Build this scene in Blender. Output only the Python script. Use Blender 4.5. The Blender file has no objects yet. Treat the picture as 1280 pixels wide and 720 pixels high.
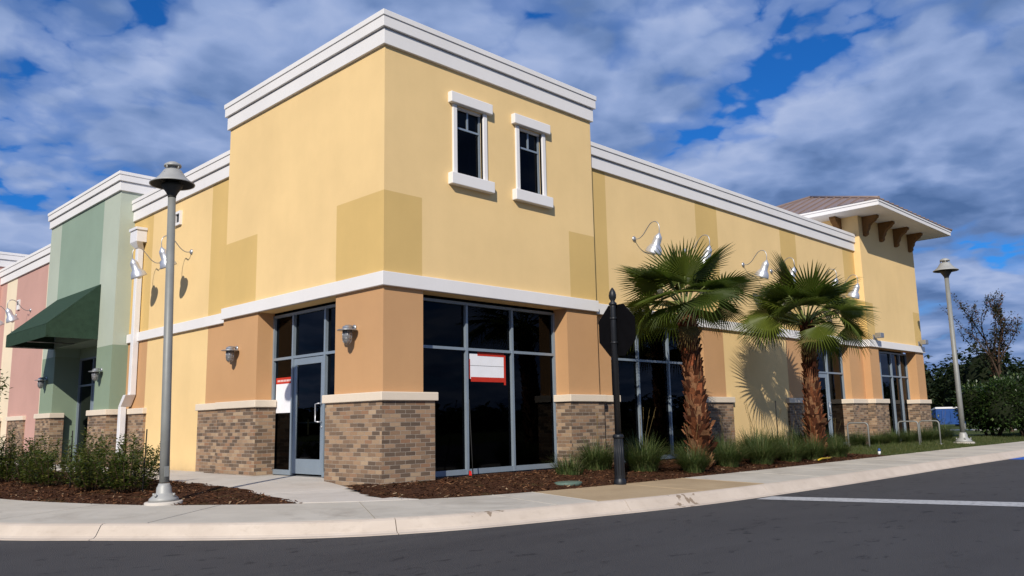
import bpy, math, random
from mathutils import Vector, Matrix, noise
R = math.radians
scene = bpy.context.scene
COL = scene.collection
rnd = random.Random(7)

# ------------------------------------------------------------------ materials
def lin(r, g, b):
    f = lambda c: (c / 255 / 12.92) if c / 255 <= .04045 else ((c / 255 + .055) / 1.055) ** 2.4
    return (f(r), f(g), f(b), 1)

class NT:
    """tiny node-tree helper"""
    def __init__(s, tree):
        s.t = tree; s.n = tree.nodes; s.l = tree.links
    def add(s, typ, **kw):
        n = s.n.new(typ)
        for k, v in kw.items():
            if k == 'inp':
                for a, b in v.items():
                    if hasattr(b, 'is_linked') or isinstance(b, bpy.types.NodeSocket): s.l.new(b, n.inputs[a])
                    else: n.inputs[a].default_value = b
            else: setattr(n, k, v)
        return n
    def math(s, op, a, b=None, clamp=False):
        n = s.n.new('ShaderNodeMath'); n.operation = op; n.use_clamp = clamp
        for i, x in enumerate((a, b)):
            if x is None: continue
            if isinstance(x, bpy.types.NodeSocket): s.l.new(x, n.inputs[i])
            else: n.inputs[i].default_value = x
        return n.outputs[0]
    def mix(s, fac, a, b, blend='MIX'):
        n = s.n.new('ShaderNodeMix'); n.data_type = 'RGBA'; n.blend_type = blend
        for i, x in ((0, fac), (6, a), (7, b)):
            if isinstance(x, bpy.types.NodeSocket): s.l.new(x, n.inputs[i])
            else: n.inputs[i].default_value = x
        return n.outputs[2]
    def ramp(s, fac, stops, interp='LINEAR'):
        n = s.n.new('ShaderNodeValToRGB'); n.color_ramp.interpolation = interp
        el = n.color_ramp.elements
        while len(el) < len(stops): el.new(.5)
        for e, (p, c) in zip(el, stops):
            e.position = p; e.color = c if len(c) == 4 else (*c, 1)
        s.l.new(fac, n.inputs[0])
        return n.outputs[0]
    def noise(s, vec, scale, detail=4, rough=.55, dist=0):
        n = s.n.new('ShaderNodeTexNoise'); n.inputs['Scale'].default_value = scale
        n.inputs['Detail'].default_value = detail; n.inputs['Roughness'].default_value = rough
        n.inputs['Distortion'].default_value = dist
        if vec is not None: s.l.new(vec, n.inputs['Vector'])
        return n.outputs['Fac']
    def mapping(s, vec, scale=(1, 1, 1), loc=(0, 0, 0)):
        n = s.n.new('ShaderNodeMapping'); n.inputs['Scale'].default_value = scale; n.inputs['Location'].default_value = loc
        s.l.new(vec, n.inputs[0]); return n.outputs[0]

def newmat(name):
    m = bpy.data.materials.new(name); m.use_nodes = True
    t = NT(m.node_tree); t.b = m.node_tree.nodes['Principled BSDF']
    t.pos = t.add('ShaderNodeNewGeometry').outputs['Position']
    return m, t
def setp(t, **kw):
    for k, v in kw.items():
        k = {'color': 'Base Color', 'rough': 'Roughness', 'metal': 'Metallic', 'spec': 'Specular IOR Level', 'normal': 'Normal'}[k]
        if isinstance(v, bpy.types.NodeSocket): t.l.new(v, t.b.inputs[k])
        else: t.b.inputs[k].default_value = v
def bump(t, h, dist, strength=1):
    n = t.n.new('ShaderNodeBump'); n.inputs['Distance'].default_value = dist; n.inputs['Strength'].default_value = strength
    t.l.new(h, n.inputs['Height']); t.l.new(n.outputs[0], t.b.inputs['Normal'])

def scale(c, k): return (min(1, c[0] * k), min(1, c[1] * k), min(1, c[2] * k), 1)

def stucco(name, c, amt=.08, bumpd=.006):
    m, t = newmat(name)
    big = t.noise(t.pos, .55, 5, .6)
    streak = t.noise(t.mapping(t.pos, (3, 3, .18)), 1.3, 4, .6)
    fine = t.noise(t.pos, 70, 3, .6)
    f = t.math('ADD', t.math('MULTIPLY', big, .69), t.math('ADD', t.math('MULTIPLY', streak, .10), t.math('MULTIPLY', fine, .15)))
    col = t.ramp(f, [(.32, scale(c, 1 - amt)), (.68, scale(c, 1 + amt))])
    # splash dirt just over the ground
    z = t.add('ShaderNodeSeparateXYZ', inp={0: t.pos}).outputs[2]
    d = t.math('SUBTRACT', 1, t.math('MULTIPLY', t.math('SUBTRACT', z, -.05), 3.2), True)
    d = t.math('MULTIPLY', t.math('MULTIPLY', d, t.noise(t.pos, 5, 4)), .5)
    col = t.mix(d, col, (.30, .24, .17, 1))
    setp(t, color=col, rough=.93, spec=.15)
    bump(t, t.noise(t.pos, 140, 3, .6), bumpd, .35)
    return m
def plain(name, c, rough=.5, metal=0, var=.1, nscale=6, spec=.4, bd=0):
    m, t = newmat(name)
    f = t.noise(t.pos, nscale, 4, .6)
    setp(t, color=t.ramp(f, [(.3, scale(c, 1 - var)), (.7, scale(c, 1 + var))]), rough=rough, metal=metal, spec=spec)
    if bd: bump(t, t.noise(t.pos, nscale * 8, 4), bd, .5)
    return m

M = {}
M['yellow'] = stucco('paint_yellow', (.79, .565, .275, 1))
M['tan'] = stucco('paint_tan', (.64, .44, .170, 1))
M['orange'] = stucco('paint_orange', (.53, .305, .150, 1))
M['trim'] = stucco('paint_white_trim', (.74, .72, .71, 1), .05, .002)
M['cap'] = stucco('cast_stone', (.70, .60, .48, 1), .08, .004)
M['green_l'] = stucco('paint_pale_green', (.42, .465, .385, 1))
M['green_m'] = stucco('paint_sage_green', (.25, .33, .26, 1))
M['green_d'] = stucco('paint_moss_green', (.225, .29, .21, 1))
M['pink'] = stucco('paint_pink', (.53, .315, .265, 1))
M['cream'] = stucco('paint_cream', (.78, .66, .48, 1))
M['alu'] = plain('blue_grey_aluminium', (.26, .315, .37, 1), .42, .3, .06, 3)
M['steel'] = plain('brushed_steel', (.56, .57, .60, 1), .38, .62, .06, 20)
M['galv'] = plain('galvanised_steel', (.42, .43, .44, 1), .42, .8, .15, 14)
M['lamp_paint'] = plain('grey_lamp_paint', (.33, .33, .315, 1), .5, .1, .09, 4)
M['pole_paint'] = plain('grey_pole_paint', (.215, .22, .21, 1), .5, .1, .09, 4)
M['lamp_in'] = plain('shaded_lamp_inside', (.045, .045, .042, 1), .8, .0, .1, 4)  # shade under the lamp hood, put into the colour
M['black'] = plain('black_powder_coat', (.012, .014, .018, 1), .45, .1, .15, 8)
M['sign_window_back'] = plain('black_sign_and_window_back', (.004, .004, .005, 1), .85, 0, .15, 8, .05)  # sign back, and the painted darkness behind the upper windows
M['white_plastic'] = plain('white_sheet_metal', (.72, .71, .72, 1), .5, 0, .04, 3)
M['dark_void'] = plain('unlit_room_dark', (.05, .052, .055, 1), .9, 0, .2, 2, .1)  # dark colour stands in for unlit rooms and vent openings
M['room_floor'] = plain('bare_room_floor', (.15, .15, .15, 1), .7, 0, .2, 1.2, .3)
M['bracket'] = stucco('paint_brown_wood', (.20, .105, .042, 1), .15)
M['roof'] = plain('taupe_standing_seam_metal', (.30, .22, .185, 1), .45, .3, .08, 1.5)
M['awning'] = plain('dark_green_canvas', (.027, .052, .034, 1), .9, 0, .15, 9, .15)
M['paper'] = plain('white_paper', (.80, .80, .83, 1), .8, 0, .03, 5, .2)
M['red'] = plain('red_ink', (.50, .032, .016, 1), .6, 0, .08, 8, .3)
M['redflag'] = plain('red_flag_plastic', (.75, .03, .02, 1), .5, 0, .05, 8, .3)
M['ink'] = plain('pink_ink', (.75, .62, .58, 1), .8, 0, .1, 60, .2)
M['rod'] = plain('dark_rod', (.012, .012, .012, 1), .85, 0, .2, 9)
M['bulb'] = plain('frosted_bulb', (.7, .7, .66, 1), .25, 0, .03, 9)
M['jar'] = plain('grey_glass_jar', (.20, .20, .21, 1), .15, .2, .1, 12, .6)
M['yellow_plastic'] = plain('yellow_plastic', (.55, .38, .03, 1), .5, 0, .1, 9)
M['blue_plastic'] = plain('blue_plastic', (.014, .06, .22, 1), .45, 0, .15, 4)
M['valve'] = plain('green_valve_plastic', (.09, .14, .11, 1), .6, 0, .15, 20)
M['wood'] = plain('brass_tag', (.5, .33, .16, 1), .5, .3, .1, 9)

def glass(name, tint, rough=.015, ior=1.5):
    m, t = newmat(name)
    tr = t.add('ShaderNodeBsdfTransparent', inp={0: tint})
    gl = t.add('ShaderNodeBsdfGlossy', inp={0: (.9, .93, 1, 1), 1: rough})
    wob = t.add('ShaderNodeBump', inp={'Distance': .02, 'Strength': .05, 'Height': t.noise(t.pos, 1.6, 2)})
    t.l.new(wob.outputs[0], gl.inputs['Normal'])
    fr = t.add('ShaderNodeFresnel', inp={0: ior})
    mx = t.add('ShaderNodeMixShader')
    t.l.new(fr.outputs[0], mx.inputs[0]); t.l.new(tr.outputs[0], mx.inputs[1]); t.l.new(gl.outputs[0], mx.inputs[2])
    t.l.new(mx.outputs[0], t.n['Material Output'].inputs[0])
    return m
M['glass'] = glass('tinted_glass', (.10, .125, .145, 1), ior=1.20)

def brick_mat():
    m, t = newmat('tumbled_brick')
    uv = t.add('ShaderNodeUVMap').outputs[0]
    n = t.add('ShaderNodeTexBrick')
    n.offset = .5; n.squash = 1
    warp = t.add('ShaderNodeTexNoise', inp={'Vector': uv, 'Scale': 9.0, 'Detail': 2.0})
    v2 = t.add('ShaderNodeVectorMath', operation='MULTIPLY_ADD')
    t.l.new(warp.outputs['Color'], v2.inputs[0]); v2.inputs[1].default_value = (.008, .008, 0)
    t.l.new(uv, v2.inputs[2])
    t.l.new(v2.outputs[0], n.inputs['Vector'])
    for k, v in {'Color1': (0, 0, 0, 1), 'Color2': (1, 1, 1, 1), 'Mortar': (.5, .5, .5, 1), 'Scale': 1.0, 'Mortar Size': .0042, 'Mortar Smooth': .25,
                 'Bias': 0.0, 'Brick Width': .205, 'Row Height': .0668}.items(): n.inputs[k].default_value = v
    c = t.ramp(n.outputs['Color'], [(0, (.070, .052, .042)), (.22, (.13, .090, .064)), (.34, (.25, .160, .100)), (.5, (.38, .262, .165)), (.60, (.27, .14, .080)), (.70, (.47, .345, .225)), (.80, (.35, .215, .125)), (.90, (.20, .125, .08)), (1, (.11, .080, .062))])
    c = t.mix(t.math('MULTIPLY', t.noise(t.pos, 46, 5, .7), .42), c, (.16, .105, .07, 1))
    c = t.mix(t.math('MULTIPLY', t.noise(t.pos, 2.2, 3), .16), c, (.42, .31, .21, 1))
    c = t.mix(n.outputs['Fac'], c, t.ramp(t.noise(t.pos, 9, 3), [(.3, (.30, .25, .20)), (.7, (.46, .39, .32))]))
    setp(t, color=c, rough=.92, spec=.15)
    h = t.math('SUBTRACT', t.math('MULTIPLY', t.noise(t.pos, 60, 4), .35), n.outputs['Fac'])
    bump(t, h, .009, .9)
    return m
M['brick'] = brick_mat()

def concrete(name, a, b, stain=(.22, .19, .16, 1), amt=.5):
    m, t = newmat(name)
    c = t.ramp(t.noise(t.pos, 1.1, 6, .62, .4), [(.3, a), (.7, b)])
    c = t.mix(t.math('MULTIPLY', t.ramp(t.noise(t.mapping(t.pos, (1, 1, 1), (4, 2, 0)), .8, 7, .68, .8), [(.52, (0, 0, 0)), (.72, (1, 1, 1))]), amt), c, stain)
    c = t.mix(t.math('MULTIPLY', t.noise(t.pos, 160, 2, .7), .25), c, scale((*a[:3], 1), .55))
    setp(t, color=c, rough=.9, spec=.2)
    bump(t, t.noise(t.pos, 120, 4, .65), .003, .5)
    return m
M['walk'] = concrete('sidewalk_concrete', (.43, .395, .335), (.54, .50, .43), (.24, .205, .165, 1), .6)
M['pad'] = concrete('pale_concrete', (.49, .445, .39), (.59, .545, .485), (.30, .26, .21, 1), .5)
M['tanwalk'] = concrete('tan_concrete', (.36, .265, .16), (.45, .34, .21), (.26, .19, .12, 1), .5)
def kerb_mat():
    m, t = newmat('kerb_concrete')
    c = t.ramp(t.noise(t.pos, 1.3, 6, .62, .4), [(.3, (.47, .395, .325)), (.7, (.60, .515, .43))])
    st = t.ramp(t.noise(t.mapping(t.pos, (1, 1, 3)), 4, 6, .7), [(.55, (0, 0, 0)), (.75, (1, 1, 1))])
    c = t.mix(t.math('MULTIPLY', st, .35), c, (.30, .24, .18, 1))
    # flaked patches with a shape of their own at two places on the kerb
    for (x, y, r) in ((-.95, -3.37, .42), (2.2, -4.08, .62)):
        d = t.add('ShaderNodeVectorMath', operation='DISTANCE'); t.l.new(t.pos, d.inputs[0]); d.inputs[1].default_value = (x, y, -.18)
        near = t.math('SUBTRACT', 1, t.math('DIVIDE', d.outputs['Value'], r), True)
        fl = t.ramp(t.math('MULTIPLY', t.noise(t.mapping(t.pos, (1, 1, .6), (x, y, 0)), 8.5, 3, .55), t.math('POWER', near, .3)), [(.50, (0, 0, 0)), (.54, (1, 1, 1))])
        c = t.mix(t.math('MULTIPLY', fl, .8), c, (.17, .115, .07, 1))
    c = t.mix(t.math('MULTIPLY', t.noise(t.pos, 150, 2, .7), .18), c, (.3, .25, .2, 1))
    setp(t, color=c, rough=.88, spec=.2); bump(t, t.noise(t.pos, 110, 4, .65), .003, .5)
    return m
M['kerb'] = kerb_mat()
def asphalt():
    m, t = newmat('asphalt')
    big = t.noise(t.mapping(t.pos, (.5, 1, 1)), .45, 6, .65, .5)
    fine = t.noise(t.pos, 130, 3, .75)
    vor = t.add('ShaderNodeTexVoronoi', inp={'Vector': t.pos, 'Scale': 95.0}).outputs['Distance']
    c = t.ramp(big, [(.3, (.049, .047, .049)), (.7, (.070, .068, .069))])
    c = t.mix(t.ramp(fine, [(.45, (0, 0, 0)), (.75, (.7, .7, .7))]), c, (.13, .125, .125, 1))
    spots = t.ramp(t.noise(t.mapping(t.pos, (.55, 1, 1)), 5.5, 5, .7), [(.60, (0, 0, 0)), (.65, (1, 1, 1))])
    c = t.mix(t.math('MULTIPLY', spots, .85), c, (.028, .027, .03, 1))
    peb = t.ramp(t.noise(t.pos, 34, 2, .5), [(.73, (0, 0, 0)), (.77, (1, 1, 1))])
    c = t.mix(t.math('MULTIPLY', peb, .5), c, (.16, .145, .13, 1))
    ck = t.add('ShaderNodeTexVoronoi', feature='DISTANCE_TO_EDGE', inp={'Scale': .33})
    cw = t.add('ShaderNodeTexNoise', inp={'Vector': t.pos, 'Scale': 2.4, 'Detail': 5.0})
    t.l.new(t.add('ShaderNodeVectorMath', operation='MULTIPLY_ADD', inp={0: cw.outputs['Color'], 1: (.9, .9, 0), 2: t.pos}).outputs[0], ck.inputs['Vector'])
    line = t.math('SUBTRACT', 1, t.math('MULTIPLY', ck.outputs['Distance'], 220), True)
    line = t.math('MULTIPLY', line, t.ramp(t.noise(t.pos, .35, 2), [(.50, (0, 0, 0)), (.60, (1, 1, 1))]))
    c = t.mix(t.math('MULTIPLY', line, .75), c, (.018, .017, .018, 1))
    tyre = t.ramp(t.noise(t.mapping(t.pos, (.12, 1.4, 1)), 1.0, 4, .6), [(.55, (0, 0, 0)), (.75, (1, 1, 1))])
    c = t.mix(t.math('MULTIPLY', tyre, .35), c, (.034, .032, .035, 1))
    setp(t, color=c, rough=.9, spec=.2); bump(t, t.math('ADD', vor, fine), .009, .9)
    return m
M['asphalt'] = asphalt()
def roadpaint():
    m, t = newmat('worn_road_paint')
    c = t.mix(t.ramp(t.noise(t.pos, 14, 6, .7), [(.50, (0, 0, 0)), (.68, (1, 1, 1))]), (.46, .46, .46, 1), (.14, .14, .14, 1))
    c = t.mix(t.math('MULTIPLY', t.noise(t.pos, 150, 2), .4), c, (.2, .2, .2, 1))
    setp(t, color=c, rough=.8); bump(t, t.noise(t.pos, 120, 3), .004, .5)
    return m
M['roadpaint'] = roadpaint()
M['bluepaint'] = plain('blue_road_paint', (.02, .10, .45, 1), .7, 0, .2, 12)
def mulch():
    m, t = newmat('brown_mulch')
    c = t.ramp(t.noise(t.pos, 42, 4, .7, .6), [(.3, (.018, .008, .005)), (.5, (.062, .026, .013)), (.66, (.12, .055, .027)), (.8, (.19, .105, .055))])
    c = t.mix(t.ramp(t.noise(t.pos, 2.2, 5, .65), [(.56, (0, 0, 0)), (.74, (.6, .6, .6))]), c, (.07, .07, .018, 1))
    setp(t, color=c, rough=.95, spec=.1); bump(t, t.noise(t.pos, 45, 5, .7), .03, 1)
    return m
M['mulch'] = mulch()
def chipmat():
    m, t = newmat('mulch_chips')
    rp = t.add('ShaderNodeNewGeometry').outputs['Random Per Island']
    c = t.ramp(rp, [(0, (.022, .009, .005)), (.4, (.065, .026, .012)), (.75, (.12, .05, .022)), (.95, (.19, .10, .05)), (1, (.33, .24, .15))])
    setp(t, color=c, rough=.9, spec=.1)
    return m
M['chip'] = chipmat()
def leafmat(name, stops, rough=.5, trans=.25, spec=.35, island=True):
    m, t = newmat(name)
    g = t.add('ShaderNodeNewGeometry').outputs['Random Per Island'] if island else t.add('ShaderNodeObjectInfo').outputs['Random']
    c = t.ramp(g, stops)
    c = t.mix(t.math('MULTIPLY', t.noise(t.pos, 12, 3), .5), c, scale((*stops[0][1], 1), .8))
    setp(t, color=c, rough=rough, spec=spec)
    tl = t.add('ShaderNodeBsdfTranslucent', inp={0: t.mix(.5, c, (.12, .20, .02, 1))})
    mx = t.add('ShaderNodeMixShader', inp={0: trans})
    t.l.new(t.b.outputs[0], mx.inputs[1]); t.l.new(tl.outputs[0], mx.inputs[2])
    t.l.new(mx.outputs[0], t.n['Material Output'].inputs[0])
    return m
M['shrub'] = leafmat('shrub_leaf', [(0, (.028, .048, .010)), (.4, (.070, .098, .018)), (.75, (.14, .160, .034)), (1, (.24, .21, .06))], .42, .35)
M['hedge'] = leafmat('hedge_leaf', [(0, (.012, .026, .007)), (.6, (.028, .055, .012)), (.93, (.055, .095, .02)), (1, (.11, .14, .035))], .4, .15)
M['far_leaf'] = leafmat('woodland_leaf', [(0, (.012, .022, .010)), (.6, (.022, .034, .015)), (1, (.04, .05, .02))], .8, .1, .1)
M['core'] = plain('dark_foliage_core', (.014, .018, .009, 1), .95, 0, .3, 4, .05)  # near-black colour stands in for shade deep inside the foliage
M['grass'] = leafmat('fountain_grass_blade', [(0, (.034, .058, .018)), (.5, (.075, .108, .032)), (.86, (.12, .155, .046)), (1, (.24, .20, .10))], .5, .25)
M['lawn'] = leafmat('lawn_blade', [(0, (.04, .06, .014)), (.6, (.075, .10, .024)), (1, (.16, .14, .05))], .6, .25)
M['frond'] = leafmat('palm_fan', [(0, (.040, .060, .009)), (.5, (.080, .108, .015)), (1, (.135, .160, .024))], .46, .34, .22, False)
M['frond_old'] = leafmat('dry_palm_fan', [(0, (.11, .075, .025)), (.5, (.17, .12, .045)), (1, (.23, .17, .07))], .7, .2, .2, False)
M['petiole'] = plain('palm_petiole', (.16, .19, .055, 1), .5, 0, .2, 6)
def bootmat():
    m, t = newmat('palm_boots')
    rp = t.add('ShaderNodeNewGeometry').outputs['Random Per Island']
    c = t.ramp(rp, [(0, (.032, .012, .007)), (.45, (.095, .030, .013)), (.75, (.18, .060, .024)), (.93, (.27, .155, .08)), (1, (.36, .10, .04))])
    c = t.mix(t.ramp(t.noise(t.pos, 30, 4, .7), [(.4, (0, 0, 0)), (.7, (.7, .7, .7))]), c, (.042, .018, .010, 1))
    setp(t, color=c, rough=.85, spec=.15); bump(t, t.noise(t.mapping(t.pos, (1, 1, .3)), 60, 4), .01, .6)
    return m
M['boots'] = bootmat()
M['bark'] = plain('brown_bark', (.075, .05, .035, 1), .9, 0, .3, 14, .1, .01)
M['autumn'] = leafmat('autumn_leaf', [(0, (.03, .03, .014)), (.5, (.055, .05, .02)), (.8, (.11, .05, .028)), (1, (.17, .055, .03))], .6, .25, .2)
M['soil'] = plain('sandy_soil', (.16, .13, .08, 1), .95, 0, .25, 1.5, .1, .01)
def turf():
    m, t = newmat('turf')
    c = t.ramp(t.noise(t.pos, 1.7, 7, .7), [(.3, (.045, .062, .016)), (.6, (.085, .10, .028)), (.8, (.15, .125, .055))])
    c = t.mix(t.math('MULTIPLY', t.noise(t.pos, 60, 3, .7), .5), c, (.03, .04, .012, 1))
    setp(t, color=c, rough=.95, spec=.1); bump(t, t.noise(t.pos, 50, 4), .03, 1)
    return m
M['turf'] = turf()

# ------------------------------------------------------------------ mesh builder
class MB:
    def __init__(s): s.v = []; s.f = []; s.m = []; s.s = []
    def vert(s, p): s.v.append(tuple(p)); return len(s.v) - 1
    def face(s, idx, m=0, sm=False): s.f.append(tuple(idx)); s.m.append(m); s.s.append(sm)
    def poly(s, pts, m=0, sm=False): s.face([s.vert(p) for p in pts], m, sm)
    def box(s, x0, x1, y0, y1, z0, z1, m=0, T=None):
        if x0 > x1: x0, x1 = x1, x0
        if y0 > y1: y0, y1 = y1, y0
        P = [(x0, y0, z0), (x1, y0, z0), (x1, y1, z0), (x0, y1, z0), (x0, y0, z1), (x1, y0, z1), (x1, y1, z1), (x0, y1, z1)]
        if T: P = [T @ Vector(p) for p in P]
        i = [s.vert(p) for p in P]
        for q in ((3, 2, 1, 0), (4, 5, 6, 7), (0, 1, 5, 4), (1, 2, 6, 5), (2, 3, 7, 6), (3, 0, 4, 7)): s.face([i[k] for k in q], m)
    def prism(s, pts, z0, z1, m=0, mside=None):
        """pts: ccw (x,y) or (x,y,ztop)"""
        mside = m if mside is None else mside
        top = [s.vert((p[0], p[1], p[2] if len(p) > 2 else z1)) for p in pts]
        bot = [s.vert((p[0], p[1], z0)) for p in pts]
        s.face(top, m); s.face(bot[::-1], m)
        n = len(pts)
        for k in range(n): s.face((bot[k], bot[(k + 1) % n], top[(k + 1) % n], top[k]), mside)
    def extrude(s, pts, d, m=0):
        """pts: planar 3d polygon, d: vector"""
        d = Vector(d); a = [s.vert(p) for p in pts]; b = [s.vert(Vector(p) + d) for p in pts]; n = len(pts)
        s.face(a[::-1], m); s.face(b, m)
        for k in range(n): s.face((a[k], a[(k + 1) % n], b[(k + 1) % n], b[k]), m)
    def tube(s, pts, rad, n=8, m=0, cap=True):
        pts = [Vector(p) for p in pts]
        if not isinstance(rad, (list, tuple)): rad = [rad] * len(pts)
        rings = []; up = None
        for i, p in enumerate(pts):
            t = (pts[min(i + 1, len(pts) - 1)] - pts[max(i - 1, 0)])
            t = t.normalized() if t.length > 1e-9 else Vector((0, 0, 1))
            if up is None: up = Vector((1, 0, 0)) if abs(t.x) < .8 else Vector((0, 1, 0))
            a = (up - t * up.dot(t)).normalized(); b = t.cross(a); up = a
            rings.append([s.vert(p + (a * math.cos(2 * math.pi * k / n) + b * math.sin(2 * math.pi * k / n)) * rad[i]) for k in range(n)])
        for r0, r1 in zip(rings, rings[1:]):
            for k in range(n): s.face((r0[k], r0[(k + 1) % n], r1[(k + 1) % n], r1[k]), m, True)
        if cap: s.face(rings[0][::-1], m); s.face(rings[-1], m)
    def lathe(s, c, prof, n=20, m=0, T=None, cap=True):
        """prof: (r, z) from bottom to top"""
        T = T if T is not None else Matrix.Translation(Vector((0, 0, 0) if c == 0 else c)); rings = []
        for r, z in prof: rings.append([s.vert(T @ Vector((r * math.cos(2 * math.pi * k / n), r * math.sin(2 * math.pi * k / n), z))) for k in range(n)])
        for r0, r1 in zip(rings, rings[1:]):
            for k in range(n): s.face((r0[k], r0[(k + 1) % n], r1[(k + 1) % n], r1[k]), m, True)
        if cap: s.face(rings[0][::-1], m); s.face(rings[-1], m)
    def build(s, name, mats, parent=None, bevel=0):
        me = bpy.data.meshes.new(name)
        off = Vector(parent.matrix_world.translation) if parent else Vector((0, 0, 0))
        if parent:
            par = parent
            off = Vector((0, 0, 0))
            while par: off += Vector(par.location); par = par.parent
        me.from_pydata([tuple(Vector(v) - off) for v in s.v], [], s.f)
        if not isinstance(mats, (list, tuple)): mats = [mats]
        for m in mats: me.materials.append(M[m])
        me.polygons.foreach_set('material_index', s.m); me.polygons.foreach_set('use_smooth', s.s)
        uv = me.uv_layers.new(name='UVMap').data
        for p in me.polygons:
            n = p.normal; ax = max(range(3), key=lambda k: abs(n[k]))
            for li in p.loop_indices:
                co = Vector(s.v[me.loops[li].vertex_index])
                uv[li].uv = (co.y, co.z) if ax == 0 else ((co.x + 41.103, co.z + 6.68) if ax == 1 else (co.x, co.y))
        me.validate(); me.update()
        o = bpy.data.objects.new(name, me); COL.objects.link(o)
        if parent: o.parent = parent
        if bevel:
            b = o.modifiers.new('bevel', 'BEVEL'); b.width = bevel; b.segments = 2; b.limit_method = 'ANGLE'; b.angle_limit = R(40)
        return o

def thing(name, label, cat, loc=(0, 0, 0), group=None):
    o = bpy.data.objects.new(name, None); COL.objects.link(o); o.location = loc; o.empty_display_size = .2
    tag(o, label, cat, group); return o
def tag(o, label, cat, group=None):
    o['label'] = label; o['category'] = cat
    if group: o['group'] = group
    return o
def setting(o, kind='structure'):
    o['kind'] = kind; return o
def dup(root, loc, rotz=0, scl=1, label=None):
    r = root.copy(); COL.objects.link(r); r.location = loc; r.rotation_euler = (0, 0, rotz); r.scale = (scl, scl, scl)
    if label: r['label'] = label
    for ch in list(root.children):
        c = ch.copy(); COL.objects.link(c); c.parent = r
        for g in list(ch.children):
            d = g.copy(); COL.objects.link(d); d.parent = c
    return r

# facade boxes: axis 'y' faces -Y (u = x), axis 'x' faces -X (u = y); d grows into the building
def fbox(mb, axis, c, u0, u1, d0, d1, z0, z1, m=0):
    if axis == 'y': mb.box(u0, u1, c + d0, c + d1, z0, z1, m)
    else: mb.box(c + d0, c + d1, u0, u1, z0, z1, m)
def fpt(axis, c, u, d, z): return (u, c + d, z) if axis == 'y' else (c + d, u, z)

def wall(mb, axis, c, th, u0, u1, z0, z1, openings, cuts_u, cuts_z, paint, back=0):
    us = sorted({u0, u1, *cuts_u, *[o[0] for o in openings], *[o[1] for o in openings]}); us = [u for u in us if u0 <= u <= u1]
    zs = sorted({z0, z1, *cuts_z, *[o[2] for o in openings], *[o[3] for o in openings]}); zs = [z for z in zs if z0 <= z <= z1]
    solid = {}
    for i in range(len(us) - 1):
        for k in range(len(zs) - 1):
            uc, zc = (us[i] + us[i + 1]) / 2, (zs[k] + zs[k + 1]) / 2
            solid[i, k] = not any(o[0] < uc < o[1] and o[2] < zc < o[3] for o in openings)
    flip = axis == 'x'
    def q(pts, m): mb.poly([fpt(axis, c, *p) for p in (pts[::-1] if flip else pts)], m)
    for (i, k), ok in solid.items():
        if not ok: continue
        a, b, e, f = us[i], us[i + 1], zs[k], zs[k + 1]
        m = paint((a + b) / 2, (e + f) / 2)
        q([(a, 0, e), (b, 0, e), (b, 0, f), (a, 0, f)], m)
        q([(b, th, e), (a, th, e), (a, th, f), (b, th, f)], back)
        if not solid.get((i - 1, k)): q([(a, th, e), (a, 0, e), (a, 0, f), (a, th, f)], m)
        if not solid.get((i + 1, k)): q([(b, 0, e), (b, th, e), (b, th, f), (b, 0, f)], m)
        if not solid.get((i, k - 1)): q([(a, th, e), (b, th, e), (b, 0, e), (a, 0, e)], m)
        if not solid.get((i, k + 1)): q([(a, 0, f), (b, 0, f), (b, th, f), (a, th, f)], m)

def storefront(parent, axis, c, u0, u1, z0, z1, mull, transom, door=None, flip=False, name='storefront_window'):
    """aluminium frame + glass in plane c; mull = u of mullion centres; door=(ua,ub,ztop)"""
    w = .05; D = .11
    fr = MB()
    fbox(fr, axis, c, u0, u1, 0, D, z1 - w, z1)
    zb = z0
    for a, b in ([(u0, u1)] if not door else [(u0, door[0] - w / 2), (door[1] + w / 2, u1)]):
        if b - a > .08: fbox(fr, axis, c, a, b, .002, D - .002, z0, z0 + .09)
    fbox(fr, axis, c, u0, u0 + w, .004, D - .004, z0, z1 - w); fbox(fr, axis, c, u1 - w, u1, .004, D - .004, z0, z1 - w)
    for u in mull: fbox(fr, axis, c, u - w / 2, u + w / 2, -.006, D - .006, z0, z1 - w)
    if transom:
        us = [u0 + w] + [x for u in mull for x in (u - w / 2, u + w / 2)] + [u1 - w]
        for a, b in zip(us[::2], us[1::2]): fbox(fr, axis, c, a, b, .003, D - .003, transom - w / 2, transom + w / 2)
    win = fr.build(name, 'alu', parent)
    pn = MB(); e = .055
    us = [u0 + w] + [x for u in mull for x in (u - w / 2, u + w / 2)] + [u1 - w]
    for a, b in zip(us[::2], us[1::2]):
        if door and a >= door[0] - .1 and b <= door[1] + .1: zlo = door[2] + w / 2
        else: zlo = z0 + .09
        if transom:
            zz = [(zlo, transom - w / 2)] if zlo < transom - .3 else []
            zz.append((transom + w / 2, z1 - w))
        else: zz = [(zlo, z1 - w)]
        for e0, e1 in zz: 
            p = [fpt(axis, c, x, e, y) for x, y in ((a, e0), (b, e0), (b, e1), (a, e1))]
            pn.poly(p if axis == 'y' else p[::-1])
    pn.build('pane', 'glass', win)
    return win

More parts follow.
